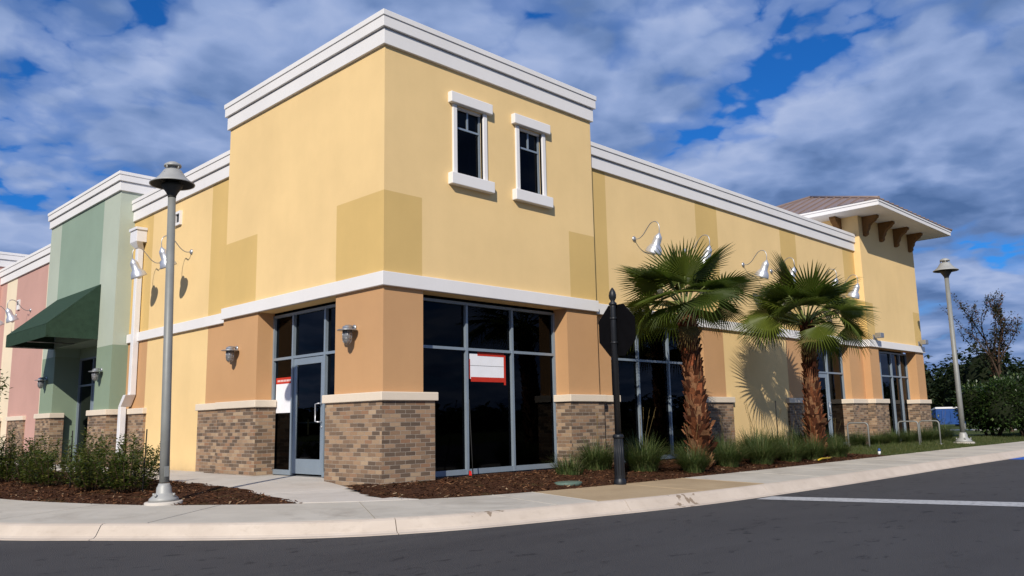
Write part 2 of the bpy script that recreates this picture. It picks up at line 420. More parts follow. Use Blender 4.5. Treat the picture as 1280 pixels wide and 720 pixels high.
def entrance_door(parent, axis, c, ua, ub, ztop, handle_low_u=True):
    """glazed aluminium door leaf, stile frame; handle on the low-u stile"""
    fr = MB(); st = .11
    fbox(fr, axis, c, ua, ua + st, .02, .065, .03, ztop); fbox(fr, axis, c, ub - st, ub, .02, .065, .03, ztop)
    fbox(fr, axis, c, ua + st, ub - st, .021, .064, ztop - .13, ztop - .002); fbox(fr, axis, c, ua + st, ub - st, .021, .064, .03, .30)
    d = fr.build('entrance_door', 'alu', parent, .004)
    tg_ = MB(); um = (ua + ub) / 2 + .08; fbox(tg_, axis, c, um - .022, um + .022, .075, .085, .74, 1.02); tg_.build('key_tag', 'wood', d)
    pn = MB(); p = [fpt(axis, c, x, .043, y) for x, y in ((ua + st, .30), (ub - st, .30), (ub - st, ztop - .13), (ua + st, ztop - .13))]
    pn.poly(p if axis == 'y' else p[::-1]); pn.build('pane', 'glass', d)
    h = MB(); hu = ua + st / 2 if handle_low_u else ub - st / 2
    s = 1 if handle_low_u else -1
    h.tube([fpt(axis, c, hu, .02, 1.30), fpt(axis, c, hu + s * .005, -.06, 1.30), fpt(axis, c, hu + s * .10, -.06, 1.29), fpt(axis, c, hu + s * .10, -.06, .98), fpt(axis, c, hu + s * .005, -.06, .97), fpt(axis, c, hu, .02, .97)], .013, 8)
    h.build('pull_handle', 'steel', d)
    pb = MB(); pb.tube([fpt(axis, c, ua + st * .6, .10, .96), fpt(axis, c, ub - st * .6, .10, .96)], .018, 8)
    pb.build('push_bar', 'steel', d)
    k = MB(); k.lathe((0, 0, 0), [(.02, 0), (.02, .012), (.012, .016)], 12, 0, Matrix.Translation(Vector(fpt(axis, c, hu, .02, .88))) @ (Matrix.Rotation(R(90), 4, 'X') if axis == 'y' else Matrix.Rotation(R(-90), 4, 'Y')))
    k.build('lock', 'steel', d)
    return d

def cap_and_brick(parent, axis, c, u0, u1, dep, ztop=1.275, zb=-.3, side_ret=0, capz=.14, po=.06, co=.085):
    """brick plinth standing po proud of a pilaster, with a cast stone cap"""
    b = MB(); fbox(b, axis, c, u0, u1, -po, dep, zb, ztop)
    o = b.build('brick_plinth', 'brick', parent)
    k = MB(); e = co - po + .02
    fbox(k, axis, c, u0 - e, u1 + e, -po - e, dep - .003, ztop, ztop + capz)
    k.build('stone_cap', 'cap', o, .012)
    return o
def corner_plinth(parent, ux, uy, dep, ztop=1.275, capz=.14, po=.06):
    def L(g, z0, z1):
        m = MB(); m.prism([(-po - g, -po - g), (ux + g, -po - g), (ux + g, dep), (dep, dep), (dep, uy + g), (-po - g, uy + g)], z0, z1); return m
    o = L(0, -.3, ztop).build('brick_plinth', 'brick', parent)
    L(.045, ztop, ztop + capz).build('stone_cap', 'cap', o, .012)

# ================================================================== YELLOW BUILDING
YB = thing('retail_building', 'two-storey yellow corner building with tan blocks, white cornices and dark shopfronts', 'building', (5, 5, 0))
TW, TL = 5.45, 5.6          # tower sides
WX = 0.14                   # set-back of the wings
GY = 11.2                   # start of the green building
X2, X2E, Y2 = 19.3, 24.22, -.10   # hipped end tower
zb0, zb1 = 3.13, 3.36       # belt course
# --- tower walls
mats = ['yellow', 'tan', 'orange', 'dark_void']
def paint_tower_right(u, z):
    if z < zb0: return 2
    if z < 4.74 and (u < .80 or u > 4.64): return 1
    return 0
def paint_tower_left(u, z):
    if z < zb0: return 2
    if z < 4.74 and (u < 1.40 or u > 4.26): return 1
    return 0
m = MB()
w1, w2 = (1.60, 2.25, 5.32, 6.64), (3.22, 3.87, 5.32, 6.64)
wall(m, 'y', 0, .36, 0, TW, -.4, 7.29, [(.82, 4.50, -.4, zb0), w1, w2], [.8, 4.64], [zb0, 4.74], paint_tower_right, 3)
m.build('wall', mats, YB)
m = MB()
wall(m, 'x', 0, .36, .36, TL, -.4, 7.288, [(1.385, 4.13, -.4, zb0)], [1.40, 4.26], [zb0, 4.74], paint_tower_left, 3)
m.build('wall', mats, YB)
m = MB(); m.box(.38, TW - .002, TL - .16, TL - .002, 3.4, 7.28); m.box(TW - .16, TW - .004, .38, TL - .17, 3.4, 7.28)
m.build('wall', 'yellow', YB)
# --- cornice: stacked slabs that also close the roof
def cornice(x0, x1, y0, y1, z, h, outs, sides):
    """slabs; outs grow outward on the named sides"""
    mb = MB()
    L = [(outs[0], z, z + h * .47), (outs[0] - .03, z + h * .47, z + h * .50), (outs[1], z + h * .50, z + h * .83), (outs[2], z + h * .83, z + h)]
    for o, a, b in L:
        mb.box(x0 - (o if 'w' in sides else 0), x1 + (o if 'e' in sides else 0), y0 - (o if 's' in sides else 0), y1 + (o if 'n' in sides else 0), a, b)
    return mb
cornice(0, TW, 0, TL, 7.29, .58, (.055, .10, .118), 'wens').build('cornice', 'trim', YB, .006)
cornice(WX, X2 - .003, WX, GY - .003, 6.31, .56, (.055, .10, .118), 'ws').build('cornice', 'trim', YB, .006)
# --- belt course
m = MB(); po = .065
m.prism([(-po, -po), (TW + .002, -po), (TW + .002, .02), (.02, .02), (.02, TL + .002), (-po, TL + .002)], zb0, zb1)
m.build('belt_course', 'trim', YB, .008)
m = MB(); m.box(WX - po, WX + .05, TL, GY - .02, 3.09, 3.31); m.build('belt_course', 'trim', YB, .008)
m = MB(); m.box(TW, X2 - .004, WX - po, WX + .05, 3.11, 3.34); m.build('belt_course', 'trim', YB, .008)
# --- wings
def paint_wing_left(u, z):
    if z > 3.2: return 1 if u < 6.65 or u > 9.95 else 0
    return 2 if u < 6.62 or u > 9.95 else 0
m = MB(); wall(m, 'x', WX, .3, TL, GY, -.4, 6.31, [], [6.65, 6.62, 9.95], [3.2], paint_wing_left, 3); m.build('wall', mats, YB)
S2 = (6.05, 9.72); S3 = (15.25, 18.25)
def paint_wing_right(u, z):
    if z > 3.2: return 1 if (u < 6.08 or 9.68 < u < 10.70 or 14.13 < u < 15.11 or u > 18.42) else 0
    return 2 if (u < 6.1 or 9.6 < u < 10.66 or 14.03 < u) else 0
m = MB(); wall(m, 'y', WX, .3, TW, X2, -.4, 6.31, [(*S2, -.4, 3.11), (*S3, -.4, 3.11)], [6.08, 9.68, 10.7, 14.13, 15.11, 18.42, 10.66, 14.03], [3.2], paint_wing_right, 3); m.build('wall', mats, YB)
# back and ends
m = MB(); m.box(WX + .4, X2E, GY - .25, GY - .01, -.4, 6.3); m.box(X2E - .25, X2E - .002, .6, GY - .26, -.4, 6.3); m.build('back_wall', 'yellow', YB)
m = MB(); m.box(.37, X2E - .3, .46, GY - .3, -.2, -.002); m.box(.37, 4.9, .37, .459, -.2, -.003); m.build('interior_floor', 'room_floor', YB)
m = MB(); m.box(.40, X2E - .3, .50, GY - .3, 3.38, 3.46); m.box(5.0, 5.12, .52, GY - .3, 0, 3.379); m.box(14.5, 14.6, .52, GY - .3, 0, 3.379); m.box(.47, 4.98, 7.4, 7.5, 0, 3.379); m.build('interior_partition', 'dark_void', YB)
# --- plinths
corner_plinth(YB, 1.02, 1.57, .36)
def lplinth(u0, u1, z=1.275): pass
cap_and_brick(YB, 'x', 0, 4.0, TL - .001, .36)
cap_and_brick(YB, 'x', WX, TL, 6.83, .2)
cap_and_brick(YB, 'x', WX, 9.82, GY - .06, .2)
cap_and_brick(YB, 'y', 0, 4.47, TW + .06, .36)
cap_and_brick(YB, 'y', WX, TW + .11, 6.16, .3)
cap_and_brick(YB, 'y', WX, 9.6, 10.86, .3)
cap_and_brick(YB, 'y', WX, 13.85, 15.38, .3)
cap_and_brick(YB, 'y', WX, 18.1, X2 - .09, .3)
# --- shopfronts
storefront(YB, 'x', .33, 1.385, 4.128, .0, 3.075, [2.235, 3.36], 2.205, door=(2.26, 3.335, 2.18))
entrance_door(YB, 'x', .33, 2.265, 3.33, 2.175)
storefront(YB, 'y', .33, .822, 4.498, .0, 3.075, [2.10, 3.27], 2.22)
storefront(YB, 'y', .36, S2[0] + .002, S2[1] - .002, .0, 3.06, [7.32, 8.52], 2.22)
storefront(YB, 'y', .36, S3[0] + .002, S3[1] - .002, .0, 3.06, [15.95, 17.1], 2.22, door=(15.975, 17.075, 2.19))
entrance_door(YB, 'y', .36, 15.98, 17.07, 2.19, False)
# --- upper windows with trim
for i, (a, b, e, f) in enumerate((w1, w2)):
    w = MB(); fw = .045
    for x0, x1, z0, z1 in ((a, a + fw, e, f), (b - fw, b, e, f), (a + fw, b - fw, f - fw, f), (a + fw, b - fw, e, e + fw), (a + fw, b - fw, f - .42, f - .385), ((a + b) / 2 - .016, (a + b) / 2 + .016, f - .385, f - fw)):
        w.box(x0, x1, .055, .105, z0, z1)
    win = w.build('upper_window', 'alu', YB)
    p = MB(); p.poly([(a + .02, .08, e + .02), (b - .02, .08, e + .02), (b - .02, .08, f - .02), (a + .02, .08, f - .02)]); p.build('pane', 'glass', win)
    t = MB()
    t.box(a - .10, a, -.035, .06, e, f); t.box(b, b + .10, -.035, .06, e, f)
    t.box(a - .19, b + .19, -.10, .02, f, f + .20); t.box(a - .20, b + .20, -.115, .06, e - .215, e)
    t.build('window_trim', 'trim', win, .012)
    d = MB(); d.box(a - .1, b + .1, .362, .372, e - .1, f + .1); d.build('dark_backing', 'sign_window_back', win)  # black sheet added behind the pane, stands in for the unlit room
# --- little vent on the left wing
m = MB()
for a, b, e, f in ((8.24, 8.29, 5.70, 6.04), (8.52, 8.57, 5.70, 6.04), (8.29, 8.52, 5.70, 5.76), (8.29, 8.52, 5.98, 6.04)): m.box(WX - .06, WX, a, b, e, f)
m.box(WX - .012, WX - .002, 8.29, 8.52, 5.76, 5.98, 1)
m.build('wall_vent', ['trim', 'dark_void'], YB)
# --- hipped end tower
def paint_end(u, z):
    if z < 3.2: return 2
    if z < 4.58 and (u < X2 + .62 or u > X2E - .64): return 1
    return 0
E0, E1 = 20.05, 23.46
m = MB(); wall(m, 'y', Y2, .35, X2, X2E, -.4, 7.5, [(E0, E1, -.4, 3.11)], [X2 + .62, X2E - .64], [3.2, 4.58], paint_end, 3); m.build('wall', mats, YB)
m = MB(); wall(m, 'x', X2, .3, Y2 + .35, 5.2, -.4, 7.498, [], [], [3.2], lambda u, z: 2 if z < 3.2 else 0, 3)
m.box(X2 + .302, X2E - .002, 5.0, 5.2, 3.5, 7.497); m.box(X2E - .3, X2E - .002, Y2 + .36, 4.99, 3.5, 7.497); m.build('wall', mats, YB)
m = MB(); m.prism([(X2 - po, Y2 - po), (X2E + po, Y2 - po), (X2E + po, .3), (X2E, .3), (X2E, Y2), (X2, Y2), (X2, WX - .02), (X2 - po, WX - .02)], 3.11, 3.34); m.build('belt_course', 'trim', YB, .008)
b = MB(); b.box(X2 - .06, E0 + .28, Y2 - .06, .25, -.3, 1.275); o = b.build('brick_plinth', 'brick', YB)
b = MB(); b.box(X2 - .10, E0 + .325, Y2 - .105, .247, 1.275, 1.415); b.build('stone_cap', 'cap', o, .012)
cap_and_brick(YB, 'y', Y2, E1 - .28, X2E + .06, .35)
storefront(YB, 'y', .22, E0 + .002, E1 - .002, 0, 3.06, [20.95, 21.95, 22.75], 2.22)
ex0, ex1, ey0, ey1 = 18.4, 25.3, -1.15, 6.35
m = MB(); m.box(ex0, ex1, ey0, ey1, 7.5, 7.63); m.build('soffit', 'trim', YB, .01)
m = MB(); m.box(ex0 - .02, ex1 + .02, ey0 - .02, ey1 + .02, 7.63, 7.70)
m.build('fascia', 'trim', YB)
# standing-seam hip roof
ap = Vector((21.85, 2.6, 9.15)); cs = [Vector((ex0 - .04, ey0 - .04, 7.70)), Vector((ex1 + .04, ey0 - .04, 7.70)), Vector((ex1 + .04, ey1 + .04, 7.70)), Vector((ex0 - .04, ey1 + .04, 7.70))]
m = MB()
for k in range(4):
    a, b = cs[k], cs[(k + 1) % 4]
    m.poly([a, b, ap]); nrm = (b - a).cross(ap - a).normalized()
    n = 17
    for j in range(1, n):
        p = a.lerp(b, j / n); mid = (b - a).normalized()
        # rib runs up the slope until it meets the hip
        s = 1 - abs(2 * j / n - 1)
        foot = a.lerp(b, .5); updir = ap - foot
        q = p + updir * s
        m.extrude([p - mid * .014, p + mid * .014, q + mid * .014, q - mid * .014], nrm * .045)
for k in range(4): m.tube([cs[k] + Vector((0, 0, .02)), ap + Vector((0, 0, .02))], .05, 6)
m.build('hip_roof', 'roof', YB)
def corbel(parent, base, out, along):
    """base: top point on the wall, out: outward dir, along: width dir"""
    out, along = Vector(out), Vector(along); base = Vector(base)
    prof = [(a * .82, b * .80) for a, b in ((0, 0), (.62, 0), (.62, -.10), (.55, -.14), (.50, -.22), (.36, -.30), (.27, -.40), (.24, -.52), (.17, -.62), (.17, -.74), (.10, -.80), (0, -.82))]
    m = MB(); pts = [base - along * .10 + out * a + Vector((0, 0, b)) for a, b in prof]
    m.extrude(pts, along * .20); m.build('corbel', 'bracket', parent, .01)
for x in (19.72, 21.1, 22.45, 23.82): corbel(YB, (x, Y2 + .001, 7.499), (0, -1, 0), (1, 0, 0))
for y in (.55, 2.0, 3.4): corbel(YB, (X2 + .001, y, 7.499), (-1, 0, 0), (0, 1, 0))

# ================================================================== GREEN BUILDING
GB = thing('shop_building', 'sage green shop unit with a recessed entrance between the yellow and pink buildings', 'building', (1, 14, 0))
GX, G0, G1 = -.25, GY, 16.95
gm = ['green_l', 'green_m', 'green_d', 'dark_void']
def paint_green(u, z):
    if z < 3.05: return 2
    return 0 if u < 12.4 or u > 15.95 else 1
GO = (12.3, 15.75)
m = MB(); wall(m, 'x', GX, .8, G0, G1, -.4, 7.1, [(*GO, -.4, 3.3)], [12.4, 15.95], [3.05], paint_green, 2); m.build('wall', gm, GB)
m = MB(); m.box(GX + .802, 6, G0 + .002, G0 + .2, -.4, 7.095); m.box(GX + .802, 6, G1 - .2, G1 - .002, -.4, 7.095); m.box(5.8, 6, G0 + .21, G1 - .21, -.4, 7.09); m.build('side_wall', 'green_m', GB)
cornice(GX, 6, G0, G1, 7.1, .50, (.055, .10, .118), 'wens').build('cornice', 'trim', GB, .006)
cap_and_brick(GB, 'x', GX, G0 - .02, 12.48, .3)
cap_and_brick(GB, 'x', GX, GO[1] - .15, G1 + .05, .3)
storefront(GB, 'x', .42, GO[0] + .02, GO[1] - .002, 0, 3.0, [13.35, 14.55], 2.2, door=(13.375, 14.525, 2.175))
entrance_door(GB, 'x', .42, 13.38, 14.52, 2.175)
m = MB(); m.box(.42, .53, GO[0], GO[1], 3.001, 3.299); m.build('header_panel', 'green_d', GB)
m = MB(); m.box(.56, 5.7, G0 + .21, G1 - .21, -.2, -.002); m.build('interior_floor', 'room_floor', GB)
m = MB(); m.box(3.2, 3.3, G0 + .21, G1 - .21, 0, 3.35); m.box(.56, 5.7, G0 + .21, G1 - .21, 3.351, 3.4); m.build('interior_partition', 'dark_void', GB)
# awning
AW = thing('shop_awning', 'dark green canvas awning sloping out over the shop entrance', 'awning', (GX, 14.1, 3.5))
ax_, at, ab, av = -1.50, 4.74, 3.60, 3.27
a0, a1 = 12.28, 15.9
m = MB(); th = .012
m.extrude([(GX - .004, a0, at), (GX - .004, a1, at), (ax_, a1, ab), (ax_, a0, ab)], (-.008, 0, .01))
m.build('canopy', 'awning', AW)
m = MB(); m.box(ax_ - .010, ax_ + .002, a0, a1, av, ab - .002)
m.extrude([(ax_ + .003, a0, av), (ax_ + .003, a0, ab - .004), (GX - .006, a0, at - .006), (GX - .006, a0, av)], (0, .01, 0))
m.extrude([(ax_ + .003, a1, av), (ax_ + .003, a1, ab - .004), (GX - .006, a1, at - .006), (GX - .006, a1, av)], (0, -.01, 0))
m.build('valance', 'awning', AW)
m = MB()
for y in (a0 + .03, (a0 + a1) / 2, a1 - .03):
    m.tube([(GX - .02, y, at - .03), (ax_ + .03, y, ab - .03), (ax_ + .03, y, av + .03), (GX - .02, y, av + .03)], .014, 6)
m.tube([(ax_ + .03, a0, av + .03), (ax_ + .03, a1, av + .03)], .014, 6)
m.build('frame', 'galv', AW)

# ================================================================== PINK BUILDING
PB = thing('shop_building', 'pink shop unit with white cornices at the far left end of the row', 'building', (2, 22, 0))
PX, P0, P1 = .14, G1, 24.0
pm = ['pink', 'cream', 'dark_void']
def paint_pink(u, z): return 1 if (u < 18.42 and z > 0) or 21.9 < u < 23.2 else 0
m = MB(); wall(m, 'x', PX, .3, P0, P1, -.4, 6.3, [], [18.42, 21.9, 23.2], [], paint_pink, 2); m.build('wall', pm, PB)
cornice(PX, 9, P0 + .003, P1 - .002, 6.3, .56, (.055, .10, .118), 'w').build('cornice', 'trim', PB, .006)
m = MB(); m.box(-.35, 6, P1, 32, -.4, 7.0); m.build('wall', 'pink', PB)
cornice(-.35, 6, P1, 32, 7.0, .55, (.055, .10, .118), 'wens').build('cornice', 'trim', PB, .006)
cap_and_brick(PB, 'x', PX, 19.75, 21.6, .2)
cap_and_brick(PB, 'x', PX, 22.6, 23.8, .2)
m = MB(); m.box(PX - .05, PX - .001, 21.35, 21.62, 5.1, 5.45); m.box(PX - .055, PX - .051, 21.42, 21.55, 5.27, 5.4, 1); m.build('wall_vent', ['trim', 'dark_void'], PB)
# ================================================================== fixtures on the walls
def gooseneck(loc, axis, label, group):
    """arm reaches .72 m out of the wall and carries a bell shade tipped back to it"""
    t = thing('gooseneck_lamp', label, 'wall lamp', (0, 0, 0), group)
    m = MB(); Rm = Matrix.Rotation(R(-90), 4, 'Y')      # local z -> -x
    m.lathe((0, 0, 0), [(.065, 0), (.065, .012), (.05, .03), (.022, .045)], 16, 0, Rm); m.build('wall_plate', 'galv', t)
    m = MB(); P = []
    for x, z in ((-.03, 0), (-.14, -.015), (-.26, .05), (-.37, .17), (-.47, .27), (-.57, .30), (-.66, .26), (-.70, .17), (-.70, .06), (-.69, -.02)): P.append(Vector((x, 0, z)))
    Q = []
    for i in range(len(P) - 1):
        p0, p1, p2, p3 = P[max(i - 1, 0)], P[i], P[i + 1], P[min(i + 2, len(P) - 1)]
        for k in range(4):
            s = k / 4; Q.append(.5 * ((2 * p1) + (p2 - p0) * s + (2 * p0 - 5 * p1 + 4 * p2 - p3) * s * s + (3 * p1 - p0 - 3 * p2 + p3) * s ** 3))
    Q.append(P[-1]); m.tube(Q, .0115, 8); m.build('arm', 'galv', t)
    T = Matrix.Translation(Vector((-.69, 0, -.01))) @ Matrix.Rotation(R(-24), 4, 'Y')
    m = MB()
    m.lathe(0, [(.175, -.44), (.19, -.44), (.186, -.41), (.165, -.33), (.12, -.265), (.098, -.24), (.092, -.10), (.080, -.05), (.045, -.01), (.02, .03)], 22, 0, T)
    sh = m.build('shade', 'steel', t)
    m = MB(); m.lathe(0, [(.02, -.48), (.05, -.46), (.06, -.42), (.04, -.34)], 14, 0, T); m.build('bulb', 'bulb', sh)
    t.location = loc
    if axis == 'y': t.rotation_euler = (0, 0, R(90))
    return t
g0 = gooseneck((WX, 7.63, 4.93), 'x', 'silver gooseneck lamp on the yellow side wall, just right of the left lamp post', 'gooseneck lamps on the facades')
def gn(loc, axis, label):
    g = dup(g0, loc, R(90) if axis == 'y' else 0, 1, label)
gn((WX, 9.33, 4.93), 'x', 'silver gooseneck lamp in front of the white downspout on the yellow side wall')
for x, l in ((7.05, 'silver gooseneck lamp above the first palm, nearest the tall yellow corner block'), (9.12, 'silver gooseneck lamp half behind the top right fans of the first palm'),
             (11.9, 'silver gooseneck lamp standing clear against the yellow wall between the two palms'), (13.45, 'silver gooseneck lamp partly behind the top fans of the second palm'),
             (16.15, 'silver gooseneck lamp just right of the second palm crown top'), (17.7, 'silver gooseneck lamp closest to the hipped end tower')):
    gn((x, WX, 4.95), 'y', l)
gn((PX, 20.05, 4.93), 'x', 'silver gooseneck lamp on the pink wall nearer the green building')
gn((PX, 21.75, 4.93), 'x', 'silver gooseneck lamp on the pink wall at the left picture edge')

def sconce():
    t = thing('wall_sconce', 'grey jelly-jar wall lamp on the orange corner pilaster right of the glass door', 'wall lamp', (0, 0, 0), 'jelly-jar wall lamps')
    m = MB(); Rm = Matrix.Rotation(R(-90), 4, 'Y')
    m.lathe(0, [(.055, 0), (.055, .015), (.035, .03)], 14, 0, Matrix.Translation((0, 0, .09)) @ Rm)
    m.tube([(-.02, 0, .09), (-.06, 0, .12), (-.11, 0, .125), (-.15, 0, .10)], .014, 8); m.build('bracket_arm', 'galv', t)
    m = MB(); T = Matrix.Translation((-.15, 0, 0))
    m.lathe(0, [(.17, .035), (.172, .045), (.15, .052), (.082, .06), (.078, .10), (.05, .115), (.03, .13)], 22, 0, T); m.build('hood', 'galv', t)
    m = MB(); m.lathe(0, [(.02, -.185), (.045, -.175), (.068, -.14), (.078, -.06), (.076, .034)], 18, 0, T); m.build('glass_jar', 'jar', t)
    m = MB()
    for k in range(6):
        a = k * math.pi / 3; c, s = math.cos(a), math.sin(a)
        m.tube([(-.15 + c * .082, s * .082, .034), (-.15 + c * .084, s * .084, -.06), (-.15 + c * .073, s * .073, -.15), (-.15 + c * .02, s * .02, -.20)], .005, 5)
    for z, r in ((-.02, .084), (-.10, .082)): m.tube([(-.15 + r * math.cos(k * math.pi / 8), r * math.sin(k * math.pi / 8), z) for k in range(17)], .005, 5, cap=False)
    m.build('guard', 'galv', t)
    return t
s0 = sconce(); s0.location = (0, .80, 2.42)
dup(s0, (0, 4.96, 2.39), 0, 1, 'grey jelly-jar wall lamp on the orange pilaster left of the glass door')
dup(s0, (GX, 11.85, 2.35), 0, 1, 'small grey jar lamp on the green pilaster right of the awning entrance')
dup(s0, (GX, 16.4, 2.35), 0, 1, 'small grey jar lamp on the green pilaster left of the awning entrance')
def flood(x, label):
    t = thing('flood_light', label, 'flood light', (x, Y2, 3.5), 'flood lights on the end tower')
    m = MB(); m.box(x - .05, x + .05, Y2 - .03, Y2 - .001, 3.36, 3.52); m.tube([(x, Y2 - .03, 3.44), (x, Y2 - .12, 3.44)], .02, 8); m.build('mount', 'galv', t)
    m = MB(); m.prism([(x - .14, Y2 - .30), (x + .14, Y2 - .30), (x + .11, Y2 - .10), (x - .11, Y2 - .10)], 3.40, 3.56); m.build('housing', 'galv', t, .01)
    m = MB(); m.box(x - .12, x + .12, Y2 - .306, Y2 - .301, 3.42, 3.54); m.build('lens', 'jar', t)
flood(19.72, 'square grey flood light over the left pilaster of the end tower')
flood(23.85, 'square grey flood light over the far right pilaster of the end tower')
# downspout
DS = thing('downspout', 'white downspout with a square head on the yellow side wall beside the green shop', 'downspout', (WX, 10.3, 0))
m = MB(); yc = 10.55
m.box(WX - .26, WX - .003, yc - .22, yc + .22, 5.62, 5.92); m.box(WX - .29, WX - .003, yc - .25, yc + .25, 5.92, 5.99)
m.extrude([(WX - .26, yc - .22, 5.62), (WX - .26, yc + .22, 5.62), (WX - .16, yc + .08, 5.46), (WX - .16, yc - .08, 5.46)], (.156, 0, 0))
m.build('conductor_head', 'white_plastic', DS, .008)
m = MB(); x0, x1 = WX - .16, WX - .02
def slant(pts, x0, x1):
    m.extrude([(x0, y, z) for y, z in pts], (x1 - x0, 0, 0))
m.box(WX - .16, WX - .02, yc - .085, yc + .085, 1.75, 5.46)
slant([(yc - .085, 1.75), (yc + .085, 1.75), (yc + .36, 1.47), (yc + .19, 1.47)], WX - .27, WX - .02)
m.box(WX - .27, WX - .13, yc + .19, yc + .36, -.25, 1.47)
m.build('pipe', 'white_plastic', DS, .01)

# posters taped to the glass
def poster(axis, c, u0, u1, z0, z1, label, header=.16, group=None, red_edges=True):
    t = thing('window_poster', label, 'poster', fpt(axis, c, (u0 + u1) / 2, 0, z0), group)
    m = MB(); fbox(m, axis, c, u0, u1, .046, .050, z0, z1); m.build('sheet', 'paper', t)
    r = MB(); i = MB(); e = .0435
    if red_edges:
        fbox(r, axis, c, u0 + (u1 - u0) * .22, u1 - .02, e, .045, z1 - .035, z1 + .03); fbox(r, axis, c, u0 - .03, u0 + .012, e - .0005, .0448, z0 + .0, z1 - .10)
        fbox(r, axis, c, u1 - .03, u1 + .02, e + .0003, .0452, z0 - .10, z1 - .0); fbox(r, axis, c, u0 + .03, u1 - .031, e, .045, z0 - .05, z0 + .035)
        fbox(i, axis, c, u0 + .015, u1 - .035, .0448, .0459, z0 + .24, z0 + .246)
        i.build('print_line', 'rod', t)
    else:
        fbox(r, axis, c, u0, u1, e, .045, z1 - header, z1)
        for k in range(9):     # unreadable lettering across the red head
            a = u0 + (u1 - u0) * (.08 + k * .095); fbox(i, axis, c, a, a + (u1 - u0) * .06, e - .001, e - .0002, z1 - header * .68, z1 - header * .36)
        i.build('lettering', 'ink', t)
    r.build('red_border', 'red', t)
poster('y', .33, 2.20, 3.10, 1.69, 2.15, 'white landscape sheet edged with red tape in the big corner window', 0)
poster('x', .33, 3.42, 4.03, 1.16, 1.84, 'white notice with a red head beside the glass corner door', .12, 'red-headed notices in the shop windows', False)
poster('x', .42, 13.62, 14.28, .98, 1.72, 'white notice with a red head on the door under the green awning', .15, 'red-headed notices in the shop windows', False)
poster('y', .36, 15.40, 15.88, 1.0, 1.85, 'white notice with a red head in the far shopfront behind the second palm', .14, 'red-headed notices in the shop windows', False)

# ================================================================== GROUND
def catmull(P, step=.3):
    P = [Vector(p) for p in P]; out = []
    for i in range(len(P) - 1):
        p0, p1, p2, p3 = P[max(i - 1, 0)], P[i], P[i + 1], P[min(i + 2, len(P) - 1)]
        n = max(2, int((p2 - p1).length / step))
        n = min(n, 40)
        for k in range(n):
            s = k / n; out.append(.5 * ((2 * p1) + (p2 - p0) * s + (2 * p0 - 5 * p1 + 4 * p2 - p3) * s * s + (3 * p1 - p0 - 3 * p2 + p3) * s ** 3))
    out.append(P[-1]); return out
SB = catmull([(-5.4, 60), (-5.25, 30), (-5.1, 15), (-4.75, 8), (-4.25, 4.2), (-3.9, 2.6), (-3.3, .95), (-2.62, 0), (-1.95, -.72), (-1.3, -1.25), (-.55, -1.72), (.8, -2.15), (2.7, -2.38), (5.6, -2.5), (9, -2.55), (14, -2.5), (19.5, -2.5), (26, -2.6), (45, -2.7), (90, -2.7)])
KB = catmull([(-6.9, 60), (-6.8, 30), (-6.65, 15), (-6.35, 8), (-5.85, 3), (-5.08, .58), (-4.29, -.62), (-3.40, -1.78), (-2.62, -2.55), (-2.0, -2.95), (-1.25, -3.25), (-.41, -3.45), (.5, -3.63), (1.49, -3.82), (2.8, -3.98), (4.6, -4.07), (6.8, -4.12), (9.5, -4.12), (13, -4.10), (19.2, -4.15), (45, -4.3), (90, -4.3)])
def nearest(P, q):
    best = None
    for a, b in zip(P, P[1:]):
        d = b - a; s = max(0, min(1, (q - a).dot(d) / d.dot(d))); p = a + d * s; l = (p - q).length
        if best is None or l < best[0]: best = (l, p, d.normalized())
    return best
SB_near = [p for p in SB]
def hfield(x, y):
    l, p, d = nearest(SB_near, Vector((x, y)))
    q = Vector((x, y)) - p
    s = l if d.x * q.y - d.y * q.x > 0 else -l            # left of travel = towards the building
    if s < 0: return -.135 + s * .4
    k = min(1, s / 1.6)
    return -.135 + .105 * k
# far ground and road
m = MB(); m.poly([(-900, -900, -.42), (900, -900, -.42), (900, 900, -.42), (-900, 900, -.42)]); setting(m.build('ground', 'turf'))
m = MB(); m.poly([(-28, -24, -.30), (120, -24, -.30), (120, 70, -.30), (-28, 70, -.30)]); setting(m.build('road', 'asphalt'))
# kerb
prof = [(0, -.40), (0, -.152), (.03, -.147), (.085, -.150), (.12, -.165), (.20, -.268), (.235, -.288), (.31, -.293), (.315, -.305), (.315, -.40)]
m = MB()
def ribbon_frames(P):
    out = []
    for i, p in enumerate(P):
        t = (P[min(i + 1, len(P) - 1)] - P[max(i - 1, 0)]).normalized(); out.append((p, Vector((t.y, -t.x)), t))
    return out
def seglist(P, L, start=0):
    """split a polyline into stretches of about L"""
    out = []; cur = [P[0]]; acc = start
    for a, b in zip(P, P[1:]):
        d = (b - a).length; cur.append(b); acc += d
        if acc >= L: out.append(cur); cur = [b]; acc = 0
    if len(cur) > 1: out.append(cur)
    return out
FK = ribbon_frames(KB)
idx = {id(f[0]): f for f in FK}
def strip(mb, frames, prof, gap):
    rows = []
    for i, (p, nrm, t) in enumerate(frames):
        sh = t * (gap if i == 0 else (-gap if i == len(frames) - 1 else 0))
        rows.append([mb.vert((p.x + nrm.x * o + sh.x, p.y + nrm.y * o + sh.y, z)) for o, z in prof])
    n = len(prof)
    for r0, r1 in zip(rows, rows[1:]):
        for k in range(n - 1): mb.face((r0[k], r0[k + 1], r1[k + 1], r1[k]), 0, False)
    mb.face(rows[0][::-1]); mb.face(rows[-1])
acc = 0; cur = []; start = 0
for i, f in enumerate(FK):
    cur.append(f)
    if i: acc += (FK[i][0] - FK[i - 1][0]).length
    if acc > 3.0 or i == len(FK) - 1:
        strip(m, cur, prof, .005); cur = [f]; acc = 0
kerb = m.build('kerb', 'kerb')
setting(kerb)
